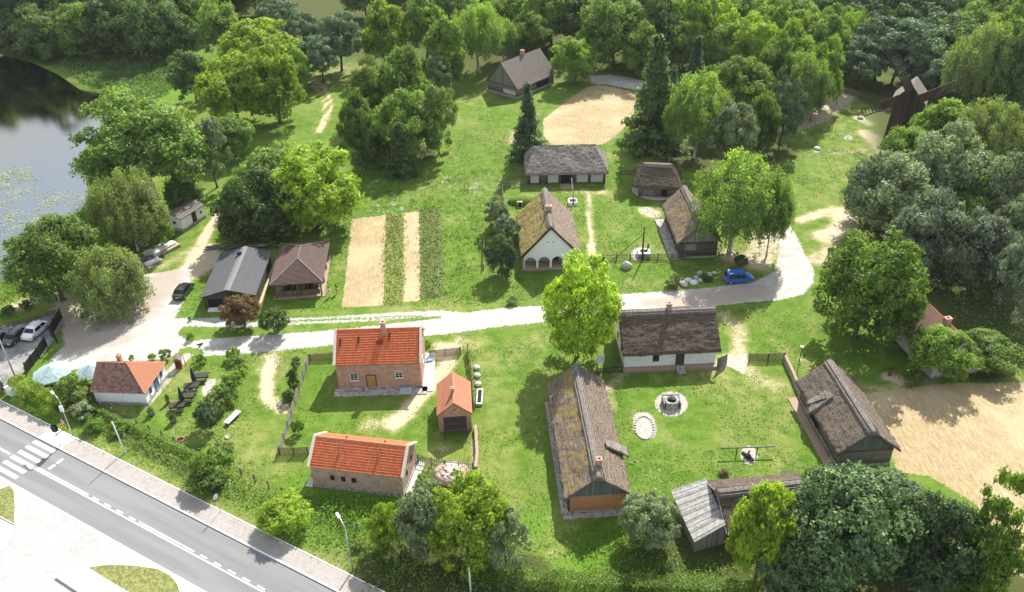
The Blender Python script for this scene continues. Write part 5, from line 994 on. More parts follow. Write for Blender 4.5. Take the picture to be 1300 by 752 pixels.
wood([('birch', 1245, 78, 30, 52, 3, 'leaf_olive'), ('broad', 1232, 40, 26, 30, 3, 'leaf_mid'), ('broad', 1280, 70, 30, 50, 2, 'leaf_mid'), ('broad', 1272, 110, 26, 34, 1, 'leaf_dark'), ('broad', 1302, 95, 24, 50, 1, 'leaf_dark'), ('broad', 1060, 8, 30, 22, 3, 'leaf_dark'), ('broad', 1100, 12, 30, 24, 3, 'leaf_dark'), ('broad', 1140, 14, 30, 24, 3, 'leaf_dark'), ('broad', 1180, 14, 30, 24, 3, 'leaf_deep'), ('broad', 1220, 8, 30, 24, 3, 'leaf_dark'), ('broad', 1262, 10, 30, 26, 3, 'leaf_mid'), ('broad', 1300, 20, 30, 30, 3, 'leaf_dark'), ('broad', 1160, -12, 34, 24, 3, 'leaf_dark'), ('broad', 1040, -14, 34, 24, 3, 'leaf_mid'), ('broad', 1230, -14, 34, 24, 3, 'leaf_deep'), ('poplar', 1225, 200, 26, 34, 1, 'leaf_green'), ('broad', 1315, 180, 26, 46, 1, 'leaf_olive'), ('broad', 1225, 270, 34, 36, 0, 'leaf_mid'), ('loose', 1300, 300, 30, 42, 0, 'leaf_grey'), ('broad', 960, -8, 30, 22, 3, 'leaf_dark'), ('broad', 1000, -8, 28, 22, 3, 'leaf_deep')], 5, 'tree in the dense wood at the top right, beyond the windmill', 'trees of the wood beyond the windmill')
# further trees behind what the camera sees, the same wood
kinds = [('broad', 'leaf_dark'), ('broad', 'leaf_mid'), ('loose', 'leaf_mid'), ('broad', 'leaf_deep')]
for k in range(52):
    px = -120 + k * 29; 
    for row in range(2):
        kd, mt = rnd.choice(kinds)
        g0 = P(px + rnd.uniform(-8, 8), -28 - row * 22 + rnd.uniform(-5, 5)); 
        if 425 < px < 455: continue
        plant(kd, g0, rnd.uniform(6.5, 8.5), rnd.uniform(7, 9), rnd.uniform(7, 9), mt, 'tree of the far wood along the top edge of the view', name='broadleaf_tree', group='trees of the far wood along the top edge')

# ------------------------------------------------------------------ ground plants that nobody could count
def scatter(name, poly, dens, size, hgt, mat, up=.3, clump=0, spread=.35, patchy=False, px=True, seed=3, z=0.0, label=None, avoid=()):
    rng = np.random.default_rng(seed); W_ = PX(poly) if px else poly; a = np.array([(p[0], p[1]) for p in W_]); lo, hi = a.min(0), a.max(0); n = int(dens * np.prod(hi - lo))
    p = rng.uniform(lo, hi, (n, 2)); s = seg_sd(p, W_); p = p[(s + rng.normal(size=n) * .5) > 0]
    for av in avoid: p = p[seg_sd(p, PX(av)) < .25]
    if clump: 
        c = p[rng.integers(0, len(p), max(3, len(p) // clump))]; p = c[rng.integers(0, len(c), len(p))] + rng.normal(size=(len(p), 2)) * spread
    if patchy: k_ = np.array([nz(x_, y_, 2, .22) + .5 * nz(x_, y_, 9, .8) for x_, y_ in p]); p = p[k_ + rng.random(len(p)) * .7 > .3]
    q = np.column_stack([p, rng.random(len(p)) ** 1.3 * hgt * (0.6 + .8 * np.array([max(0, .5 + nz(x_, y_, 0, .35)) for x_, y_ in p])) + z + .04]); nr = rng.normal(size=q.shape) * .6 + np.array([0, 0, up])
    me = leaf_obj_mesh(name, q, nr, size * rng.uniform(.6, 1.4, len(q)), mat, rng=rng); o = bpy.data.objects.new(name, me); C.objects.link(o); tag(o, kind='stuff')
    tag(o, label or name.replace('_', ' '), name.split('_')[-1]); return o
PL = [[(447, 278), (532, 268), (534, 382), (434, 391)], ell(852, 513, 21, 16), ell(951, 578, 11, 12), ell(813, 323, 12, 9), [(804, 528), (812, 523), (824, 524), (830, 532), (834, 546), (830, 556), (820, 559), (811, 555), (804, 545)], [(918, 458), (932, 452), (949, 448), (946, 476), (934, 470), (922, 464)], [(689, 152), (705, 140), (725, 124), (745, 111), (768, 107), (790, 112), (808, 120), (806, 140), (795, 160), (778, 176), (764, 184), (700, 184), (690, 172)]]
WR = [[(330, 455), (350, 455), (352, 515), (330, 515)], [(500, 480), (560, 440), (570, 470), (540, 510), (500, 545)], [(744, 240), (756, 240), (758, 345), (744, 345)], [(915, 400), (950, 400), (955, 490), (900, 480)]]
scatter('lawn_grass', [(120, 462), (250, 455), (690, 412), (950, 388), (1060, 400), (1100, 500), (1100, 600), (1000, 640), (860, 720), (700, 725), (520, 700), (330, 640), (120, 545)], 17, .17, .07, 'leaf_lawn', 1.0, patchy=True, label='short lawn grass around the houses nearest the road', avoid=[ROAD] + PL + WR)
scatter('lawn_grass', [(215, 395), (440, 395), (690, 386), (900, 360), (985, 340), (985, 290), (1100, 200), (1070, 130), (900, 230), (780, 190), (640, 110), (560, 200), (440, 260), (330, 300), (215, 380)], 11, .22, .08, 'leaf_lawn', 1.0, patchy=True, label='short lawn grass around the houses beyond the gravel road', seed=21, avoid=[ROAD] + PL + WR)
scatter('reeds', [(75, 78), (105, 70), (150, 72), (205, 62), (232, 70), (228, 100), (214, 120), (190, 135), (172, 130), (140, 116), (105, 108)], 14, .5, 1.5, 'leaf_reed', .2, label='tall green reeds along the far bank of the pond')
scatter('bank_plants', [(0, 335), (25, 330), (60, 290), (100, 268), (118, 250), (112, 190), (135, 170), (150, 200), (150, 280), (190, 300), (110, 330), (90, 360), (40, 375), (0, 392)], 22, .3, .8, 'leaf_weed', .5, label='lush low plants along the near bank of the pond')
scatter('nettles', [(385, 628), (430, 632), (520, 650), (535, 640), (520, 668), (480, 668), (440, 678), (400, 655)], 34, .3, .8, 'leaf_weed', .6, label='bright green nettles behind the brick barn')
scatter('tall_grass', [(715, 680), (760, 665), (800, 668), (845, 690), (860, 712), (930, 715), (940, 735), (760, 733), (720, 700)], 24, .26, .5, 'leaf_weed', .6, label='lush tall grass below the mossy long house')
bank = [rd(-30, -PW - .3), rd(55, -PW - .3), rd(58, -PW - 4.5), rd(-30, -PW - 4.0)]
scatter('verge_grass', bank, 22, .17, .16, 'leaf_olive', .6, px=False, label='rough olive grass on the roadside verge')
bank2 = [rd(-3, -PW - 2.3), rd(48, -PW - 2.3), rd(48, -PW - 4.6), rd(-3, -PW - 4.4)]
scatter('verge_scrub', bank2, 22, .28, .8, 'leaf_mid', .4, px=False, seed=8, label='scrubby growth along the roadside fence')
scatter('crop_weeds', [(491, 274), (512, 272), (512, 386), (489, 387)], 26, .28, .4, 'leaf_olive', .5, label='weedy strip between the two straw-coloured plots'); scatter('crop_weeds', [(491, 274), (512, 272), (512, 330), (490, 330)], 14, .26, .35, 'leaf_dry', .5, seed=5, label='dry yellow stalks in the upper weedy strip')
scatter('bean_rows', [(534, 264), (560, 261), (562, 376), (536, 380)], 26, .3, .45, 'leaf_mid', .5, label='brownish green planted strip right of the plots')
scatter('meadow_flowers', [(560, 225), (640, 222), (650, 236), (590, 244), (560, 240)], 4, .24, .4, 'petal_white', .9, clump=14, label='white umbels flowering in the meadow'); scatter('meadow_flowers', [(455, 262), (510, 255), (512, 268), (460, 272)], 4, .24, .4, 'petal_white', .9, clump=14, seed=9, label='white flowers above the planted strips')
scatter('meadow_flowers', [(796, 560), (806, 610), (830, 640), (850, 600), (820, 580)], 1.2, .2, .15, 'petal_white', .9, clump=4, seed=4, label='white flowers beside the mossy long house')
scatter('meadow_herbs', [(450, 215), (560, 230), (610, 215), (615, 300), (600, 385), (566, 380), (562, 262), (440, 270)], 7, .24, .22, 'leaf_weed', .7, clump=6, label='coarse herbs in the meadow beside the plots')
scatter('undergrowth', [(0, 0), (250, 0), (245, 60), (150, 68), (60, 72), (0, 66)], 3.2, .5, 1.0, 'leaf_dark', .4, label='dark undergrowth of the wood beyond the reeds')
scatter('undergrowth', [(1215, 180), (1300, 150), (1300, 460), (1240, 430), (1180, 370), (1150, 300), (1200, 280)], 6, .34, .8, 'leaf_dark', .4, seed=2, label='undergrowth beneath the trees on the right edge')
scatter('undergrowth', [(640, 60), (800, 66), (830, 90), (760, 92), (700, 70)], 5, .4, .7, 'leaf_mid', .4, seed=6, label='undergrowth behind the round sandy field')
scatter('undergrowth', [(480, 715), (560, 728), (660, 735), (900, 742), (900, 752), (460, 752)], 20, .3, .7, 'leaf_dark', .4, seed=7, label='shaded undergrowth below the hedge')
scatter('undergrowth', [(1170, 420), (1280, 400), (1300, 470), (1200, 490), (1180, 486)], 14, .28, .5, 'leaf_weed', .5, seed=12, label='green undergrowth at the top of the straw field')
scatter('lily_pads', [(0, 215), (30, 212), (56, 218), (50, 232), (10, 240), (0, 238)], 10, .34, .0, 'leaf_lily', 6, clump=45, spread=.8, z=-.37, seed=3, label='pale lily pads, upper patch on the pond')
scatter('lily_pads', [(0, 242), (60, 240), (105, 245), (110, 262), (90, 268), (50, 285), (30, 310), (15, 330), (0, 340)], 7, .34, .0, 'leaf_lily', 6, clump=60, spread=1.1, z=-.37, seed=4, label='pale lily pads along the near side of the pond')
scatter('lily_pads', [(82, 218), (104, 208), (110, 222), (95, 226)], 9, .34, .0, 'leaf_lily', 6, clump=45, spread=.8, z=-.37, seed=5, label='small patch of lily pads under the bank tree')
def hedge(label, pts, w_, h, mat, dens=420, bark_=True):
    o = thing('hedge', label, 'hedge', pts[0]); rng = np.random.default_rng(11); P_ = [];N2 = []
    for a, b_ in zip(pts[:-1], pts[1:]):
        L = (b_ - a).length; n = int(L * dens); s = rng.random(n); d = (b_ - a).normalized(); sx = np.array([-d.y, d.x, 0]); f = rng.random(n); th = rng.uniform(-1, 1, n)
        off = np.where(f < .5, th, np.sign(th)) * w_ / 2 * (1 + rng.normal(size=n) * .10); z_ = np.where(f < .5, h * (1 + rng.normal(size=n) * .05), rng.random(n) * h)
        base = np.array(a - pts[0])[None, :] + np.array(b_ - a)[None, :] * s[:, None]; wob = np.array([nz(x * .9, y * .9, 5) for x, y in base[:, :2]]); p = base + sx[None, :] * (off * (1 + wob * .35))[:, None]; p[:, 2] = z_ * (1 + wob * .22); P_.append(p)
        nn = np.where((f < .5)[:, None], np.array([0, 0, 1.]), sx[None, :] * np.sign(off)[:, None]) + rng.normal(size=(n, 3)) * .5; N2.append(nn)
    me = leaf_obj_mesh('foliage', np.concatenate(P_), np.concatenate(N2), .2, mat, rng=rng); c = bpy.data.objects.new('foliage', me); C.objects.link(c); c.parent = o
    m = MB()
    for a, b_ in zip(pts[:-1], pts[1:]):
        n = max(2, int((b_ - a).length / .8))
        for i in range(n):
            q = lerp(a, b_, (i + .5) / n) - pts[0]; m.tube([q, q + Vector((0, 0, h * .45)), q + Vector((.2, .1, h * .85))], [.05, .035, .015], 'bark_dark', 5)
    m.build('stem', o); return o
hedge('long clipped hedge running along the bottom edge', PX([(600, 737), (660, 741), (760, 746), (850, 750), (960, 757)]), 1.6, 1.5, 'leaf_green')
hedge('tall light-green hedge in front of the parasols', PX([(22, 495), (50, 508), (78, 524)]), 1.5, 2.2, 'leaf_lime', 520)
hedge('scruffy hedge along the roadside fence', [rd(-6, -PW - 4.6), rd(8, -PW - 4.8), rd(18, -PW - 4.8)], .55, .8, 'leaf_mid', 150)
# ------------------------------------------------------------------ FENCES
def fence(label, pts, kind, h=1.2, px=True, cat='fence', name='fence', rail='grey_wood'):
    W_ = PX(pts) if px else pts; o0 = W_[0]; r = thing(name, label, cat, o0); W_ = [p - o0 for p in W_]
    for a, b_ in zip(W_[:-1], W_[1:]):
        L = (b_ - a).length; d = (b_ - a).normalized(); m = MB(); nrm = Vector((-d.y, d.x, 0)); up = Vector((0, 0, 1))
        if kind == 'picket':
            n = int(L / .22)
            for i in range(n): q = a + d * (i + .5) * L / n; hh = h * (1 + nz(q.x * 5, q.y * 5) * .2); m.beam(q, q + up * hh, .12, .04, rail, d)
            for z_ in (.35, .85): m.beam(a + up * h * z_ - nrm * .05, b_ + up * h * z_ - nrm * .05, .05, .08, rail)
        elif kind == 'wattle':
            n = max(4, int(h / .09)); k = max(3, int(L / .25))
            for i in range(n): m.tube([a + d * (L * j / k) + up * (.05 + h * i / n) + nrm * (.05 * (-1) ** (i + j)) for j in range(k + 1)], .04, rail, 4)
        elif kind == 'rail':
            for z_ in (.3, .62, .95): m.beam(a + up * h * z_, b_ + up * h * z_, .06, .14, rail)
        elif kind == 'plank':
            for z_ in (.25, .55, .85): m.beam(a + up * h * z_, b_ + up * h * z_, .05, .26, rail)
        elif kind == 'panel':
            m.beam(a + up * h * .52, b_ + up * h * .52, .05, h * .92, rail)
        elif kind == 'wall':
            k = max(2, int(L / .5)); G = []
            m.beam(a + up * h * .42, b_ + up * h * .42, .38, h * .84, 'stone'); m.beam(a + up * (h * .93), b_ + up * (h * .93), .36, h * .16, 'clay')
        elif kind == 'wire':
            for z_ in (.15, .4, .65, .9): m.beam(a + up * h * z_, b_ + up * h * z_, .02, .02, 'black_iron')
            n = int(L / .4)
            for i in range(n): q = a + d * i * L / n; m.beam(q + up * .1, q + up * h * .95, .012, .012, 'black_iron')
        m.build({'wall': 'masonry', 'wire': 'mesh'}.get(kind, 'panel'), r)
        if kind == 'wall': continue
        n = max(1, round(L / 2.2))
        for i in range(n + (1 if b_ == W_[-1] else 0)):
            q = a + d * L * i / n; m = MB(); m.beam(q, q + up * (h * 1.08), .13, .13, 'grey_wood' if kind != 'panel' else 'black_iron', d); m.build('post', r)
    return r
fence('weathered plank fence along the left side of the brick house garden', [(393, 460), (385, 482), (375, 515), (366, 545), (356, 577)], 'plank', 1.3)
fence('wattle fence stub at the upper left of the brick house garden', [(394, 458), (424, 456)], 'wattle', 1.1, rail='brown_wood'); fence('wattle fence between the garden corner and the brick barn', [(355, 578), (392, 577)], 'wattle', 1.2, rail='brown_wood')
fence('rickety picket fence between the brick barn and the rubble heap', [(531, 588), (565, 595), (601, 598)], 'picket', 1.3, rail='grey_wood'); fence('wattle gate fence right of the brick house', [(546, 454), (585, 450)], 'wattle', 1.2, rail='brown_wood')
fence('low stone wall with pale coping right of the smithy', [(604, 545), (606, 580), (604, 598)], 'wall', .7, cat='wall', name='stone_wall')
fence('dark board fence right of the brick house yard', [(594, 447), (599, 478), (602, 520)], 'plank', 1.4, rail='brown_wood')
fence('long picket fence in front of the sweep well', [(765, 330), (800, 330), (870, 329)], 'picket', 1.1); fence('short picket fence beside the thatched granary', [(787, 223), (808, 222)], 'picket', 1.1, rail='dark_wood')
fence('rail fence left of the hipped barn', [(640, 238), (668, 236)], 'rail', 1.1); fence('upper fence on the left of the orchard', [(637, 240), (640, 258), (644, 275)], 'rail', 1.1); fence('lower fence on the left of the orchard', [(615, 305), (614, 343)], 'rail', 1.1)
fence('rail fence left of the windmill', [(1066, 116), (1090, 126), (1115, 137), (1128, 143)], 'rail', 1.2, rail='dark_wood'); fence('far rail fence behind the pines near the windmill', [(1075, 100), (1110, 118), (1140, 128)], 'rail', 1.1, rail='dark_wood')
fence('thatch-capped wattle fence right of the gateway path', [(951, 458), (975, 458), (995, 457)], 'wattle', 1.2, rail='brown_wood'); fence('low stone wall leading down to the thatched barn', [(996, 459), (1006, 480), (1016, 505)], 'wall', 1.0, cat='wall', name='stone_wall')
fence('dark lattice fence left of the whitewashed house', [(757, 476), (790, 473)], 'picket', 1.2, rail='dark_wood')
fence('upper black panel fence between car park and gravel yard', [(79, 404), (71, 418), (66, 428), (73, 436)], 'panel', 1.7, rail='black_iron'); fence('lower black panel fence between car park and gravel yard', [(60, 440), (50, 455), (35, 474)], 'panel', 1.7, rail='black_iron')
fence('low railing along the meadow side of the car park', [(-30, 427), (0, 419), (35, 410), (72, 399)], 'rail', .8, rail='brown_wood')
fence('brown gate panel at the left edge below the car park', [(0, 492), (8, 500)], 'panel', 1.9, rail='dark_wood')
fence('thin wire fence along the roadside slope', [rd(-18, -PW - 5.2), rd(20, -PW - 5.2), rd(48, -PW - 5.0)], 'wire', 1.3, px=False); 
fence('narrow stone kerb wall left of the pavement', [(0, 498), (7, 492)], 'wall', .5, cat='wall', name='stone_wall')

# ------------------------------------------------------------------ CARS
def car(label, px, py, heading, paint, van=False, L=4.35, Wd=1.78, H_=1.46, group=None):
    root = thing('parked_car', label, 'car', P(px, py), heading, group); hx = L / 2; w2 = Wd / 2
    if van: prof = [(-hx, .35), (-hx, .95), (-hx + .06, 1.15), (-hx + .22, H_ - .08), (-hx + .4, H_), (.35, H_), (.75, H_ - .08), (1.35, 1.06), (hx - .25, .92), (hx - .04, .78), (hx, .35)]
    else: prof = [(-hx, .38), (-hx, .82), (-hx + .1, .98), (-hx + .55, 1.02), (-hx + 1.1, H_ - .05), (-hx + 1.6, H_), (.3, H_), (.7, H_ - .1), (1.25, 1.0), (hx - .35, .84), (hx - .03, .68), (hx, .38)]
    def wid(x, z): return w2 * (1 - .10 * max(0, (abs(x) - hx + .7) / .7) ** 2) * (1 - .20 * max(0, (z - .95) / (H_ - .95)))
    top = [(x, z) for x, z in prof]; m = MB(); n = len(top)
    for s in (-1, 1):
        for i in range(n - 1):
            (x0, z0), (x1, z1) = top[i], top[i + 1]; a, b_ = (x0, s * wid(x0, z0), z0), (x1, s * wid(x1, z1), z1); c, d = (x1, s * wid(x1, .35) * .98, .28), (x0, s * wid(x0, .35) * .98, .28)
            bz = min(z0, .9), min(z1, .9); mid0, mid1 = (x0, s * wid(x0, .6), bz[0]), (x1, s * wid(x1, .6), bz[1])
            m.poly([d, c, mid1, mid0][::s], paint, smooth=False); m.poly([mid0, mid1, b_, a][::s], paint)
    for i in range(n - 1):
        (x0, z0), (x1, z1) = top[i], top[i + 1]; W0, W1 = wid(x0, z0), wid(x1, z1); m.poly([(x0, -W0, z0), (x0, W0, z0), (x1, W1, z1), (x1, -W1, z1)][::-1], paint, smooth=False)
    m.poly([(-hx, -w2 * .9, .28), (hx, -w2 * .9, .28), (hx, w2 * .9, .28), (-hx, w2 * .9, .28)], 'rubber'); m.build('body', root)
    # glass
    def glass(q, nm='window'): m = MB(); m.poly(q, 'glass_dark'); m.poly(q[::-1], 'glass_dark'); return m.build(nm, root)
    e = .012; fr = (.78, H_ - .13), (1.28, 1.03)
    if van: fr = (.78, H_ - .11), (1.30, 1.09); rr = (-hx + .19, H_ - .16), (-hx + .05, 1.12)
    else: rr = (-hx + 1.06, H_ - .1), (-hx + .6, 1.06)
    for (a, c), nm in ((fr, 'windscreen'), (rr, 'rear_window')):
        q = []; sg = 1 if a[0] > 0 else -1
        for (x, z) in (a, c):
            W0 = wid(x, z) - .1; q.append((x + sg * e * 1.5, W0, z + e * 1.5))
        q += [(c[0] + sg * e * 1.5, -(wid(*c) - .1), c[1] + e * 1.5), (a[0] + sg * e * 1.5, -(wid(*a) - .1), a[1] + e * 1.5)]; glass(q, nm)
    xs = ([(-hx + .35, -.75), (-.68, .02), (.09, .72)] if van else [(-hx + .98, -.45), (-.38, .62)])
    for s in (-1, 1):
        for k, (x0, x1) in enumerate(xs):
            zt, zb = H_ - .13, 1.0; x1b = x1 + (.38 if k == len(xs) - 1 else 0); x0b = x0 - (.25 if (k == 0 and not van) else 0)
            glass([(x0b, s * (wid(x0b, zb) + .012), zb), (x1b, s * (wid(x1b, zb) + .012), zb), (x1, s * (wid(x1, zt) + .012), zt), (x0, s * (wid(x0, zt) + .012), zt)], 'side_window')
        m = MB(); m.box((.85, s * (w2 + .08), 1.02), (.12, .2, .13), paint); m.build('mirror', root)
        m = MB(); m.box((hx - .06, s * (w2 - .32), .7), (.1, .34, .14), 'lamp_glass'); m.build('headlight', root); m = MB(); m.box((-hx + .02, s * (w2 - .22), .85), (.07, .2, .26), 'tail_red'); m.build('tail_light', root)
        for xw in (-hx + .78, hx - .82):
            m = MB(); Rm = Matrix.Rotation(rad(90), 4, 'X'); y0, y1 = s * (w2 - .2), s * (w2 + .01); m.tube([(xw, y0, .31), (xw, y1, .31)], .31, 'rubber', 16, smooth=False); wh = m.build('wheel', root)
            m = MB(); m.tube([(xw, y1, .31), (xw, y1 + s * .012, .31)], .19, 'steel', 10, smooth=False); m.build('rim', wh)
    m = MB(); m.box((-hx - .012, 0, .62), (.02, .5, .11), 'white_paint'); m.build('number_plate', root)
    if paint in ('car_black', 'car_grey', 'car_white'):
        for s in (-1, 1): m = MB(); m.beam((-1.3, s * (w2 - .36), H_ + .03), (.4, s * (w2 - .36), H_ + .03), .04, .04, 'black_iron' if paint != 'car_white' else 'steel'); m.build('roof_rail', root)
    return root
car('bright blue van-like car parked by the birch on the gravel road', 937, 357, rad(4), 'car_blue', True, 4.4, 1.78, 1.8)
car('black estate car standing alone on the gravel yard', 234, 373, rad(82), 'car_black', False, 4.45, 1.8, 1.5)
car('white car in the fenced car park', 46, 424, rad(-102), 'car_white', False, 4.3, 1.82, 1.58)
car('dark grey car next to the white one in the car park', 21, 431, rad(-102), 'car_grey', False, 4.4, 1.8, 1.5)
car('black car cut by the left edge of the view', -3, 437, rad(-106), 'car_black', False, 4.4, 1.8, 1.5)

# ------------------------------------------------------------------ STREET FURNITURE
def lamp(label, px, py, h, arm_px, box=True):
    r = thing('street_lamp', label, 'street lamp', P(px, py)); m = MB(); m.tube([(0, 0, 0), (0, 0, h * .5), (0, 0, h)], [.09, .07, .055], 'steel', 10); m.build('pole', r); d = (P(*arm_px, h) - P(px, py, h)); d.z = 0; d = d.normalized()
    m = MB(); m.tube([(0, 0, h - .05), d * .3 + Vector((0, 0, h + .35)), d * 1.1 + Vector((0, 0, h + .5)), d * 1.5 + Vector((0, 0, h + .45))], .045, 'steel', 8); m.build('arm', r)
    m = MB(); a = math.atan2(d.y, d.x); M_ = Matrix.Rotation(a, 4, 'Z'); c = d * 1.75 + Vector((0, 0, h + .42)); m.box(c, (.75, .26, .14), 'lamp_white', M=M_); m.box(c - Vector((0, 0, .09)), (.5, .2, .04), 'lamp_glass', M=M_); m.build('lamp_head', r)
    if box: m = MB(); m.box((.0, -.16, h - 1.0), (.36, .28, .8), 'lamp_white'); m.build('control_box', r)
    return r
lamp('grey street lamp beside the zebra crossing', 93, 554, 5.6, (62, 520)); lamp('grey street lamp on the verge below the brick barn', 448, 725, 6.2, (425, 685), False)
def pole(label, px, py, h, mat, r_=.09, lean=(0, 0), cap=False, name='pole', cat='pole'):
    r = thing(name, label, cat, P(px, py)); m = MB(); m.tube([(0, 0, 0), (lean[0] / 2, lean[1] / 2, h / 2), (lean[0], lean[1], h)], [r_, r_ * .85, r_ * .65], mat, 8); m.build('shaft', r)
    m = MB(); m.lathe([(r_ * 1.6, 0), (r_ * 1.6, .12), (r_ * 1.1, .2)], 'concrete', n=10); m.build('foot', r)
    if cap: m = MB(); m.box((lean[0], lean[1], h + .06), (.34, .34, .12), 'lamp_white'); m.build('lamp_head', r)
    return r
pole('plain white pole leaning on the verge below the white cottage', 159, 575, 5.0, 'white_paint', .09, (-.25, 0)); pole('tall grey pole at the left edge of the car park', 20, 480, 7.5, 'steel', .11); pole('white post at the bottom edge in the hedge', 598, 756, 4.2, 'white_paint', .1)
pole('wooden post with a pale lamp on top near the thatched barn', 1014, 462, 2.8, 'dark_wood', .07, cap=True, name='lamp_post', cat='lamp post'); pole('left thin wooden post by the cottage path', 236, 465, 1.9, 'brown_wood', .05); pole('right thin wooden post by the cottage path', 246, 461, 2.0, 'brown_wood', .05)
pole('slim grey post at the edge of the windmill lawn', 1061, 136, 4.5, 'grey_wood', .08)
r = thing('traffic_signal', 'black traffic signal head on a pole at the zebra crossing', 'traffic signal', P(77.5, 566)); m = MB(); m.tube([(0, 0, 0), (0, 0, 2.7)], .06, 'steel', 8); m.build('pole', r)
m = MB(); m.box((0, 0, 2.75), (.5, .3, .85), 'black_iron'); m.box((0, .14, 2.75), (.75, .03, 1.05), 'black_iron'); h_ = m.build('signal_head', r)
for k in range(3): m = MB(); m.lathe([(.11, 0), (.11, .12)], 'hole', (-.26, -.05, 2.5 + k * .25), 10); m.build('lens', h_)
r = thing('road_sign', 'round road sign on a thin pole beside the pavement', 'road sign', P(280, 651)); m = MB(); m.tube([(0, 0, 0), (0, 0, 2.6)], .035, 'steel', 8); m.build('pole', r)
sdir = (U_ * -1).normalized(); m = MB(); c = Vector((0, 0, 2.45)) + sdir * .05; m.tube([c, c + sdir * .025], .36, 'steel', 20, smooth=False); m.tube([c - sdir * .012, c - sdir * .002], .33, 'white_paint', 20, smooth=False); m.build('disc', r)
r = thing('utility_cabinet', 'small white utility cabinet beside the hedge at the left edge', 'cabinet', P(15, 502), rad(-25)); m = MB(); m.box((0, 0, .1), (1.25, .55, .2), 'concrete'); m.build('base', r); m = MB(); m.box((0, 0, .75), (1.2, .5, 1.1), 'white_paint'); m.box((0, 0, 1.33), (1.28, .58, .06), 'white_paint'); m.build('housing', r); m = MB(); m.box((0, -.262, .75), (1.0, .02, .95), 'lamp_white'); m.box((.35, -.28, .75), (.05, .03, .2), 'black_iron'); m.build('door', r)

def parasol(label, px, py, R, h):
    c = P(px, py, h); r = thing('parasol', label, 'parasol', (c.x, c.y, 0)); m = MB(); m.tube([(0, 0, 0), (0, 0, h + .05)], .05, 'grey_wood', 10); m.build('pole', r); m = MB(); n = 8; z0, z1 = h - 1.0, h + .1
    for k in range(n):
        a0, a1 = 2 * math.pi * k / n, 2 * math.pi * (k + 1) / n; p0 = Vector((R * math.cos(a0), R * math.sin(a0), z0)); p1 = Vector((R * math.cos(a1), R * math.sin(a1), z0)); t_ = Vector((0, 0, z1)); md = (p0 + p1) / 2 * 1.0 + Vector((0, 0, .05)); md = md * .985; md.z = z0 + .06
        m.poly([p0, md, t_], 'green_canvas'); m.poly([md, p1, t_], 'green_canvas'); m.poly([p0, p1, p1 - Vector((0, 0, .16)), p0 - Vector((0, 0, .16))], 'green_canvas')
    m.build('canopy', r)
    for k in range(n): a0 = 2 * math.pi * k / n; m = MB(); m.beam((0, 0, z1 - .1), (R * math.cos(a0) * .98, R * math.sin(a0) * .98, z0 - .03), .03, .03, 'grey_wood'); m.build('rib', r)
    m = MB(); m.lathe([(.45, 0), (.45, .1), (.1, .12)], 'concrete', n=14); m.build('base', r); return r
parasol('left, fully visible pale green open parasol beside the hedge', 63, 466, 2.55, 3.1); parasol('right pale green open parasol touching the white cottage', 113, 464, 2.1, 3.1)
def tables(label, px, py, rz):
    r = thing('picnic_table', label, 'picnic table', P(px, py), rz); m = MB()
    for k in range(5): m.box((0, -.38 + k * .19, .76), (2.0, .17, .05), 'dark_wood')
    m.build('table_top', r)
    for s in (-1, 1):
        m = MB()
        for k in range(2): m.box((0, s * (.72 + k * .17), .46), (2.0, .15, .05), 'dark_wood')
        m.build('bench', r); m = MB(); m.beam((s * .75, -.85, .42), (s * .75, .85, .42), .08, .08, 'dark_wood'); m.beam((s * .75, -.6, 0), (s * .75, -.25, .74), .08, .08, 'dark_wood'); m.beam((s * .75, .6, 0), (s * .75, .25, .74), .08, .08, 'dark_wood'); m.build('frame', r)
    return r
tables('upper black picnic table right of the upper closed parasol', 256, 482, rad(4)); tables('black picnic table just below the upper closed parasol', 244, 495, rad(4)); tables('black picnic table right of the lower closed parasol', 238, 508, rad(4)); tables('lowest black picnic table beside the barrel planter', 226, 520, rad(4))
def closed(label, px, py):
    r = thing('closed_parasol', label, 'parasol', P(px, py)); m = MB(); m.tube([(0, 0, 0), (0, 0, 2.9)], .04, 'dark_wood', 8); m.build('pole', r); m = MB(); n = 12; R = []
    for rr_, z_ in ((.1, .75), (.24, .8), (.28, 1.3), (.2, 2.0), (.1, 2.7), (.03, 3.0)): R.append([Vector((math.cos(2 * math.pi * k / n) * rr_ * (1 + .25 * (-1) ** k), math.sin(2 * math.pi * k / n) * rr_ * (1 + .25 * (-1) ** k), z_)) for k in range(n)])
    for i in range(5):
        for k in range(n): m.poly([R[i][k], R[i][(k + 1) % n], R[i + 1][(k + 1) % n], R[i + 1][k]], 'dark_canvas', smooth=True)
    m.build('folded_canopy', r); m = MB(); m.box((0, 0, .05), (.6, .6, .1), 'concrete'); m.build('base', r)
closed('upper closed dark parasol among the picnic tables', 248, 489); closed('lower closed dark parasol among the picnic tables', 233, 514)
def planter(label, px, py, R=.45, mat='grey_wood', leaf='leaf_green'):
    r = thing('planter', label, 'planter', P(px, py)); m = MB(); m.lathe([(R * .8, 0), (R, .3), (R * .95, .6), (R * .85, .6), (R * .85, .52)], mat, n=16); m.build('tub', r)
    me = CROWN['shrub', 1]; c = bpy.data.objects.new('plant', me); C.objects.link(c); c.parent = r; c.location = (0, 0, .95); c.scale = (R * 1.05, R * 1.05, .5); c.material_slots[0].link = 'OBJECT'; c.material_slots[0].material = MAT[leaf]
planter('barrel planter with green shrub, nearest the white cottage', 193, 527); planter('barrel planter below the picnic tables', 221, 536); planter('small dark pot plant on the lawn beside the cottage path', 214, 512, .28, 'terracotta', 'leaf_dark')
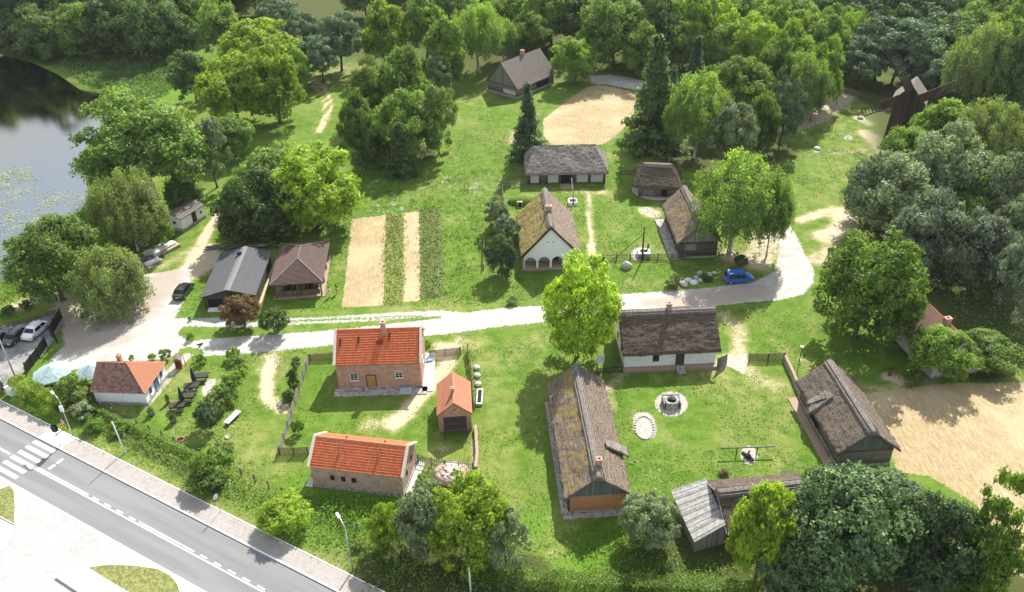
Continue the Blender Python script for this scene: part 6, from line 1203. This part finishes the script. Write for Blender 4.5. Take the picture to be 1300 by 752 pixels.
r = thing('information_kiosk', 'red-brown little wooden kiosk beside the cottage path', 'kiosk', P(228, 467), rad(10)); m = MB(); m.box((0, 0, .75), (.8, .7, 1.5), 'red_paint'); m.build('body', r); m = MB(); m.hexa([(-.55, -.5, 1.5), (.55, -.5, 1.5), (.55, .5, 1.5), (-.55, .5, 1.5), (-.1, -.5, 1.9), (.1, -.5, 1.9), (.1, .5, 1.9), (-.1, .5, 1.9)], 'shingle_grey'); m.build('roof', r); m = MB(); m.box((0, -.36, .8), (.55, .02, 1.0), 'plank_red'); m.build('door', r)
r = thing('signpost', 'small dark direction sign behind the egg-shaped bush', 'sign', P(257, 452)); m = MB(); m.tube([(0, 0, 0), (0, 0, 2.0)], .04, 'brown_wood', 6); m.build('post', r); m = MB(); m.beam((-.35, 0, 1.9), (.5, .1, 2.05), .05, .25, 'dark_wood'); m.beam((-.1, -.3, 1.65), (.1, .35, 1.7), .05, .2, 'dark_wood'); m.build('board', r)
r = thing('notice_board', 'small white notice board at the foot of the bright lime', 'sign', P(762, 466)); m = MB(); m.box((-.4, 0, .7), (.07, .07, 1.4), 'grey_wood'); m.box((.4, 0, .7), (.07, .07, 1.4), 'grey_wood'); m.build('post', r); m = MB(); m.box((0, -.06, 1.35), (1.0, .04, 1.3), 'white_paint'); m.build('board', r)
r = thing('stone_slab_bench', 'long pale slab bench on the lawn right of the shrub row', 'bench', P(296, 533), rad(66)); m = MB(); m.box((0, 0, .48), (2.5, .75, .1), 'concrete_white'); m.build('slab', r)
for s in (-1, 1): m = MB(); m.box((s * .9, 0, .21), (.3, .6, .42), 'stone'); m.build('support', r)
def stone(label, px, py, sx, sy, sz, mat='rock', seed=1, name='stone', cat='stone', group=None, top=True):
    m = MB(); n = 12; rn = random.Random(seed); R = []
    for z_, k in ((0, .85), (.35, 1.0), (.7, .82), (.95, .4), (1.0, .02)): R.append([Vector((math.cos(a) * sx * k * (1 + .18 * nz(math.cos(a) * 2, math.sin(a) * 2, z_ + seed * 3)), math.sin(a) * sy * k * (1 + .18 * nz(math.cos(a) * 2, math.sin(a) * 2, z_ + seed * 5)), z_ * sz)) for a in (2 * math.pi * i / n for i in range(n))])
    for i in range(4):
        for k in range(n): m.poly([R[i][k], R[i][(k + 1) % n], R[i + 1][(k + 1) % n], R[i + 1][k]], mat, smooth=True)
    o = m.build(name); o.location = P(px, py); o.rotation_euler = (0, 0, seed); return tag(o, label, cat, group)
stone('small white stone on the lawn below the slab bench', 288, 556, .35, .25, .25, 'rock_pale', 2); stone('rounded grey boulder outside the picket fence near the sweep well', 795, 340, .9, .8, 1.1, 'rock', 3, name='boulder', cat='boulder')
r = thing('fire_ring', 'round terracotta-coloured fire ring on the lawn', 'fire pit', P(229, 559)); m = MB(); m.lathe([(.5, 0), (.5, .15), (.4, .15), (.4, .05)], 'terracotta', n=16, cap=False); m.build('rim', r); m = MB(); m.lathe([(.39, .03), (.01, .05)], 'charcoal', n=14, cap=False); m.build('ash_bed', r)
for k, (x, y, a, s_, mt) in enumerate(((868, 362, .9, .55, 'rock'), (874, 357, .7, .5, 'rock_pale'), (881, 360, .8, .5, 'rock_pale'), (884, 354, .5, .5, 'rock'), (890, 357, .5, .4, 'rock_pale'), (895, 352, .6, .4, 'rock'), (901, 349, .55, .35, 'rock_pale'), (907, 347, .4, .3, 'rock_pale'), (888, 349, .5, .7, 'rock'))):
    stone(['leftmost grey stone of the pile left of the blue car', 'pale stone second from the left in the pile near the blue car', 'large pale stone at the middle front of the pile near the blue car', 'small grey stone in the middle of the pile near the blue car', 'small pale stone right of the middle of the pile', 'flat grey stone in the right half of the pile', 'pale stone near the right end of the pile', 'rightmost, smallest pale stone of the pile nearest the blue car', 'tall dark-topped stone at the back of the pile'][k], x, y, a, a * .8, s_, mt, k + 5, group='stones piled left of the blue car')
for k, (x, y) in enumerate(((605, 468), (606, 478), (607, 489))): stone(['top pale block beside the dark board fence', 'middle pale block beside the dark board fence', 'lowest pale block of the three beside the dark board fence'][k], x, y, .5, .45, .5, 'rock_pale', 30 + k, name='stone_block', group='pale blocks beside the board fence')
r = thing('stone_trough', 'long pale stone trough beside the board fence', 'trough', P(609, 506), rad(88)); m = MB(); m.box((0, 0, .2), (3.0, .8, .4), 'rock_pale'); m.build('trough', r); m = MB(); m.box((0, 0, .405), (2.6, .5, .01), 'hole'); m.build('hollow', r)
# brick rubble heap
r = thing('rubble_heap', 'round heap of old bricks beside the picket fence', 'heap', P(573, 604)); m = MB(); R = []
m.lathe([(1.9, 0), (1.85, .5), (1.5, .8), (.6, 1.0), (.02, 1.05)], 'brick_pale', n=18, sx=1.15); m.build('mound', r); m = MB()
for k in range(170):
    a = rnd.uniform(0, 6.28); q = rnd.uniform(0, 1) ** .6; M_ = Matrix.Rotation(rnd.uniform(0, 6), 4, 'Z') @ Matrix.Rotation(rnd.uniform(-.5, .5), 4, 'X'); m.box((math.cos(a) * q * 2.15, math.sin(a) * q * 1.85, 1.08 * (1 - q ** 3) + .05), (.34, .2, .16), rnd.choice(['rock_pale', 'brick_pale', 'brick_red', 'rock_pale', 'coping']), M=M_)
tag(m.build('loose_bricks', r), kind='stuff')
# wells
r = thing('well', 'round stone well with wooden frame on a pale gravel circle', 'well', P(852, 515)); m = MB(); m.lathe([(.95, 0), (.95, .95), (.62, .95), (.62, .1)], 'stone', n=20, cap=False); m.build('shaft', r); m = MB(); m.lathe([(.61, .55), (.01, .54)], 'hole', n=16, cap=False); m.build('dark_opening', r)
m = MB(); m.box((0, .95, .98), (2.3, .22, .12), 'grey_wood'); m.box((-1.02, .1, .5), (.18, 1.7, 1.0), 'grey_wood'); m.box((1.02, .1, .5), (.18, 1.7, 1.0), 'grey_wood'); m.build('timber_frame', r)
r = thing('stone_oval', 'oval of small stones set on a pale gravel patch', 'stone ring', P(818, 543))
for k in range(26):
    a = 2 * math.pi * k / 26; m = MB(); m.box((math.cos(a) * 1.15 + .15 * math.sin(a), math.sin(a) * 2.1, .07), (.28, .22, .16), 'rock', rnd.uniform(0, 3)); m.build('stone', r)
r = thing('campfire_site', 'black fire logs under a long beam on two forked posts', 'fireplace', P(949, 581)); m = MB()
for k in range(9): m.beam((rnd.uniform(-.6, .6), rnd.uniform(-.9, .9), .12 + k * .02), (rnd.uniform(-.6, .6), rnd.uniform(-.9, .9), .2 + k * .02), .18, .16, 'charcoal')
m.build('charred_logs', r); m = MB(); m.tube([(-3.2, .5, 1.1), (3.3, .6, 1.1)], .09, 'grey_wood', 8); m.build('cross_beam', r)
for s in (-1.2, 1.2): m = MB(); m.tube([(s, .55, 0), (s, .55, 1.1)], .07, 'dark_wood', 6); m.build('forked_post', r)
r = thing('well', 'square pale stone well beside the picket fence', 'well', P(817, 325)); m = MB(); m.box((0, 0, .45), (2.0, 1.8, .9), 'rock_pale'); m.build('curb', r); m = MB(); m.box((0, .05, .905), (1.2, 1.0, .012), 'hole'); m.build('dark_opening', r); m = MB(); m.box((.8, .9, .9), (.25, .25, 1.8), 'dark_wood'); m.build('post', r)
r = thing('well_sweep', 'tall well sweep with a slanting pole behind the picket fence', 'well sweep', P(815, 331)); m = MB(); m.tube([(0, 0, 0), (0, 0, 3), (0, 0, 6.2)], [.17, .13, .09], 'dark_wood', 8); m.build('post', r)
m = MB(); e_ = P(777, 331, .5) - P(815, 331); t_ = Vector((0, 0, 5.0)); m.tube([t_ + (t_ - e_) * .08, e_ ], [.07, .06], 'brown_wood', 6); m.build('sweep_arm', r); m = MB(); m.tube([e_ * .86 + Vector((0, 0, -.3)), e_ * .86 + Vector((0, 0, 1.6))], .05, 'brown_wood', 6); m.build('support', r)
r = thing('framed_well', 'small white-framed well with a beam behind the arcade cottage', 'well', P(727, 259)); m = MB()
for s in (-1, 1): m.box((s * .7, 0, .35), (.18, 1.6, .7), 'concrete_white'); m.box((0, s * .7, .35), (1.2, .18, .7), 'concrete_white')
m.build('curb', r); m = MB(); m.box((0, 0, .6), (1.2, 1.2, .02), 'hole'); m.build('dark_opening', r); m = MB(); m.tube([(0, -.9, 0), (0, -.9, 2.4)], .09, 'dark_wood', 6); m.tube([(0, -2.3, 1.5), (0, 3.5, 3.6)], .06, 'grey_wood', 6); m.build('sweep_beam', r)
r = thing('root_cellar', 'grassed earth cellar mound behind the arcade cottage', 'cellar', P(668, 257)); m = MB(); m.lathe([(3.2, 0), (2.7, .7), (1.6, 1.2), (.02, 1.35)], 'meadow', n=20, sx=1.1, sy=.6); m.build('mound', r); m = MB(); m.box((-1.2, -1.6, .5), (1.0, .5, 1.0), 'stone'); m.box((-1.2, -1.87, .45), (.6, .03, .8), 'hole'); m.build('entrance', r)
r = thing('garden_post', 'short dark post on a bare patch near the straw field', 'post', P(1129, 477)); m = MB(); m.box((0, 0, .55), (.4, .35, 1.1), 'brown_wood'); m.box((0, 0, 1.13), (.5, .45, .06), 'dark_wood'); m.build('stump', r)
r = thing('garden_post', 'thin post on the bare patch right of the short dark one', 'post', P(1141, 481)); m = MB(); m.tube([(0, 0, 0), (0, 0, 1.0)], .06, 'grey_wood', 6); m.build('stake', r)
for (x, y, lb) in ((1092, 151, 'dark stone on a bare patch near the windmill'), (1037, 190, 'small pale stone on the windmill lawn')): stone(lb, x, y, .7, .6, .6, 'rock' if x > 1050 else 'rock_pale', 40)
r = thing('leaning_gate', 'grey plank gate leaning at the corner of the whitewashed house', 'gate', P(916, 470)); m = MB(); m.hexa([(-.7, -.1, 0), (1.0, 1.3, 0), (1.0, 1.4, 0), (-.7, 0, 0), (-.7, .1, 1.9), (1.0, 1.5, 1.5), (1.0, 1.56, 1.5), (-.7, .2, 1.9)], 'plank_grey'); m.build('leaf', r); m = MB(); m.beam((-.6, -.05, 1.0), (.9, 1.35, .8), .05, .12, 'grey_wood'); m.build('brace', r)
r = thing('barrel', 'dark wooden tub at the left end of the picket fence', 'tub', P(763, 331)); m = MB(); m.lathe([(.45, 0), (.55, .5), (.45, .95)], 'dark_wood', n=14); m.build('staves', r); m = MB(); m.lathe([(.53, .3), (.56, .35)], 'black_iron', n=14, cap=False); m.build('hoop', r)
r = thing('tarpaulin', 'blue tarpaulin folded on the ground behind the brick house corner', 'tarpaulin', P(544, 457)); m = MB(); m.box((0, 0, .15), (1.1, 1.4, .3), 'blue_glaze', .2); m.box((.1, -.1, .33), (.8, 1.0, .08), 'blue_glaze', .5); m.build('sheet', r)
# stacks of boards by the hut
for k, (x, y, rz_, l, w_, n, mt, lb) in enumerate(((199, 320, 58, 4.2, 1.3, 5, 'rock_pale', 'left stack of whitish boards near the tiny white hut'), (208, 319, 58, 4.6, 1.3, 6, 'concrete_white', 'middle, whitest stack of boards near the tiny white hut'), (216, 318, 58, 3.8, 1.1, 4, 'pale_wood', 'right, yellowish stack of boards near the tiny white hut'), (194, 334, 50, 2.6, 1.2, 3, 'concrete_white', 'short low stack of boards nearest the gravel yard'), (186, 330, 20, 2.4, 1.4, 3, 'grey_wood', 'grey stack of boards nearest the weeping willow'))):
    r = thing('board_stack', lb, 'board stack', P(x, y), rad(rz_))
    for j in range(n):
        m = MB()
        for q in range(4): m.box((rnd.uniform(-.15, .15), -w_ / 2 + (q + .5) * w_ / 4, .1 + j * .13), (l, w_ / 4 * .9, .07), mt)
        m.build('board_layer', r)
r = thing('log_heap', 'tangled heap of old logs behind the grey felt shed', 'log heap', P(315, 316))
for j in range(26): m = MB(); x0_ = rnd.uniform(-6, 6); a = rnd.uniform(-.5, .5); m.tube([(x0_ - 1.5, a, .2 + rnd.uniform(0, .5)), (x0_ + 1.5, -a + rnd.uniform(-.5, .5), .2 + rnd.uniform(0, .9))], rnd.uniform(.07, .16), rnd.choice(['grey_wood', 'brown_wood', 'pale_wood']), 6); m.build('log', r)
r = thing('overhead_cable', 'thin cable running from the white post along the hedge', 'cable', P(598, 756)); m = MB(); a, b_ = Vector((0, 0, 4.1)), P(900, 790, 4.1) - P(598, 756); m.tube([lerp(a, b_, i / 10) - Vector((0, 0, .8 * 4 * (i / 10) * (1 - i / 10))) for i in range(11)], .015, 'black_iron', 4); m.build('wire', r)

# ------------------------------------------------------------------ PEOPLE
def person(label, px, py, rz, shirt, trousers, hat=None, pose='stand'):
    r = thing('person', label, 'person', P(px, py), rz); k = pose == 'sit'; dz = -.42 if k else 0
    J = {'pel': (0, 0, .95 + dz, .13), 'wst': (0, 0, 1.12 + dz, .115), 'che': (0, .01, 1.34 + dz, .145), 'nek': (0, 0, 1.50 + dz, .055), 'hd0': (0, -.01, 1.60 + dz, .085), 'hd1': (0, -.015, 1.70 + dz, .092), 'hd2': (0, 0, 1.76 + dz, .06)}
    E = [('pel', 'wst'), ('wst', 'che'), ('che', 'nek'), ('nek', 'hd0'), ('hd0', 'hd1'), ('hd1', 'hd2')]
    for s, n in ((-1, 'l'), (1, 'r')):
        if k: kn, an, ft = (s * .13, -.42, .52), (s * .13, -.45, .10), (s * .13, -.6, .04)
        else: kn, an, ft = (s * .11, -.04 * s - .02, .5), (s * .12, .05 * s, .09), (s * .12, .05 * s - .16, .035)
        J.update({n + 'hip': (s * .09, 0, .90 + dz, .105), n + 'kn': (*kn, .065), n + 'an': (*an, .042), n + 'ft': (*ft, .038), n + 'sh': (s * .18, 0, 1.43 + dz, .062), n + 'el': (s * .25, -.03, 1.15 + dz, .045), n + 'wr': (s * .22, -.2, .98 + dz, .032), n + 'ha': (s * .2, -.27, .95 + dz, .035)})
        E += [('pel', n + 'hip'), (n + 'hip', n + 'kn'), (n + 'kn', n + 'an'), (n + 'an', n + 'ft'), ('che', n + 'sh'), (n + 'sh', n + 'el'), (n + 'el', n + 'wr'), (n + 'wr', n + 'ha')]
    def skin(nm, keys, edges, mat, grow, parent, root_):
        ix = {a: i for i, a in enumerate(keys)}; me = bpy.data.meshes.new(nm); me.from_pydata([J[a][:3] for a in keys], [(ix[a], ix[b_]) for a, b_ in edges], []); o = bpy.data.objects.new(nm, me); C.objects.link(o); o.parent = parent
        md = o.modifiers.new('skin', 'SKIN'); sk = me.skin_vertices[0].data if me.skin_vertices else None
        if sk is None:
            bm = bmesh.new(); bm.from_mesh(me); bm.verts.layers.skin.verify(); bm.to_mesh(me); bm.free(); sk = me.skin_vertices[0].data
        for a, i in ix.items(): sk[i].radius = (J[a][3] + grow,) * 2; sk[i].use_root = (a == root_)
        o.modifiers.new('smooth', 'SUBSURF').levels = 1; o.modifiers['smooth'].render_levels = 1; me.materials.append(MAT[mat]); return o
    body = skin('body', list(J), E, 'skin', 0, r, 'pel')
    tk = ['pel', 'lhip', 'rhip', 'lkn', 'rkn', 'lan', 'ran']; skin('trousers', tk, [('pel', 'lhip'), ('pel', 'rhip'), ('lhip', 'lkn'), ('rhip', 'rkn'), ('lkn', 'lan'), ('rkn', 'ran')], trousers, .018, r, 'pel')
    sk_ = ['wst', 'che', 'lsh', 'rsh', 'lel', 'rel']; skin('shirt', sk_, [('wst', 'che'), ('che', 'lsh'), ('che', 'rsh'), ('lsh', 'lel'), ('rsh', 'rel')], shirt, .02, r, 'wst')
    m = MB(); m.lathe([(.105, -.03), (.11, .03), (.09, .1), (.02, .13)], hat or 'hair', (0, .01, 1.71 + dz), 10); m.build('hat' if hat else 'hair', r)
    if k: m = MB(); m.box((0, .05, .22), (.45, .4, .44), 'dark_wood'); o = m.build('stool'); o.location = P(px, py); o.rotation_euler = (0, 0, rz); tag(o, 'low dark stool under the seated person at the wood edge', 'stool')
person('person in pale clothes standing beside the pavilion', 419, 377, .6, 'cloth_white', 'cloth_white'); person('person in a dark top and pale trousers right of the other by the pavilion', 428, 373, 2.6, 'cloth_dark', 'pale_wood')
person('person in red and white seated at the wood edge left of the windmill lawn', 1013, 154, .3, 'cloth_red', 'cloth_white', pose='sit'); person('person in dark clothes standing at the wood edge left of the windmill lawn', 1028, 156, .9, 'cloth_dark', 'cloth_dark')
person('person in white top by the rail fence near the windmill', 1066, 117, .2, 'cloth_white', 'cloth_dark'); person('person in a blue top behind the crossing street lamp', 82, 545, 2.2, 'cloth_blue', 'cloth_orange')
# ------------------------------------------------------------------ light summer haze in the air
m = MB(); m.hexa([(-400, -60, -3), (400, -60, -3), (400, 520, -3), (-400, 520, -3), (-400, -60, 76), (400, -60, 76), (400, 520, 76), (-400, 520, 76)], 'hole'); hz = m.build('haze'); hz['kind'] = 'stuff'
hm = bpy.data.materials.new('haze'); hm.use_nodes = True; ht = hm.node_tree; ht.nodes.clear(); ho = ht.nodes.new('ShaderNodeOutputMaterial'); hv = ht.nodes.new('ShaderNodeVolumePrincipled')
hv.inputs['Color'].default_value = (.86, .92, .98, 1); hv.inputs['Density'].default_value = .00006; hv.inputs['Anisotropy'].default_value = .2; ht.links.new(hv.outputs[0], ho.inputs['Volume']); hz.data.materials.clear(); hz.data.materials.append(hm)
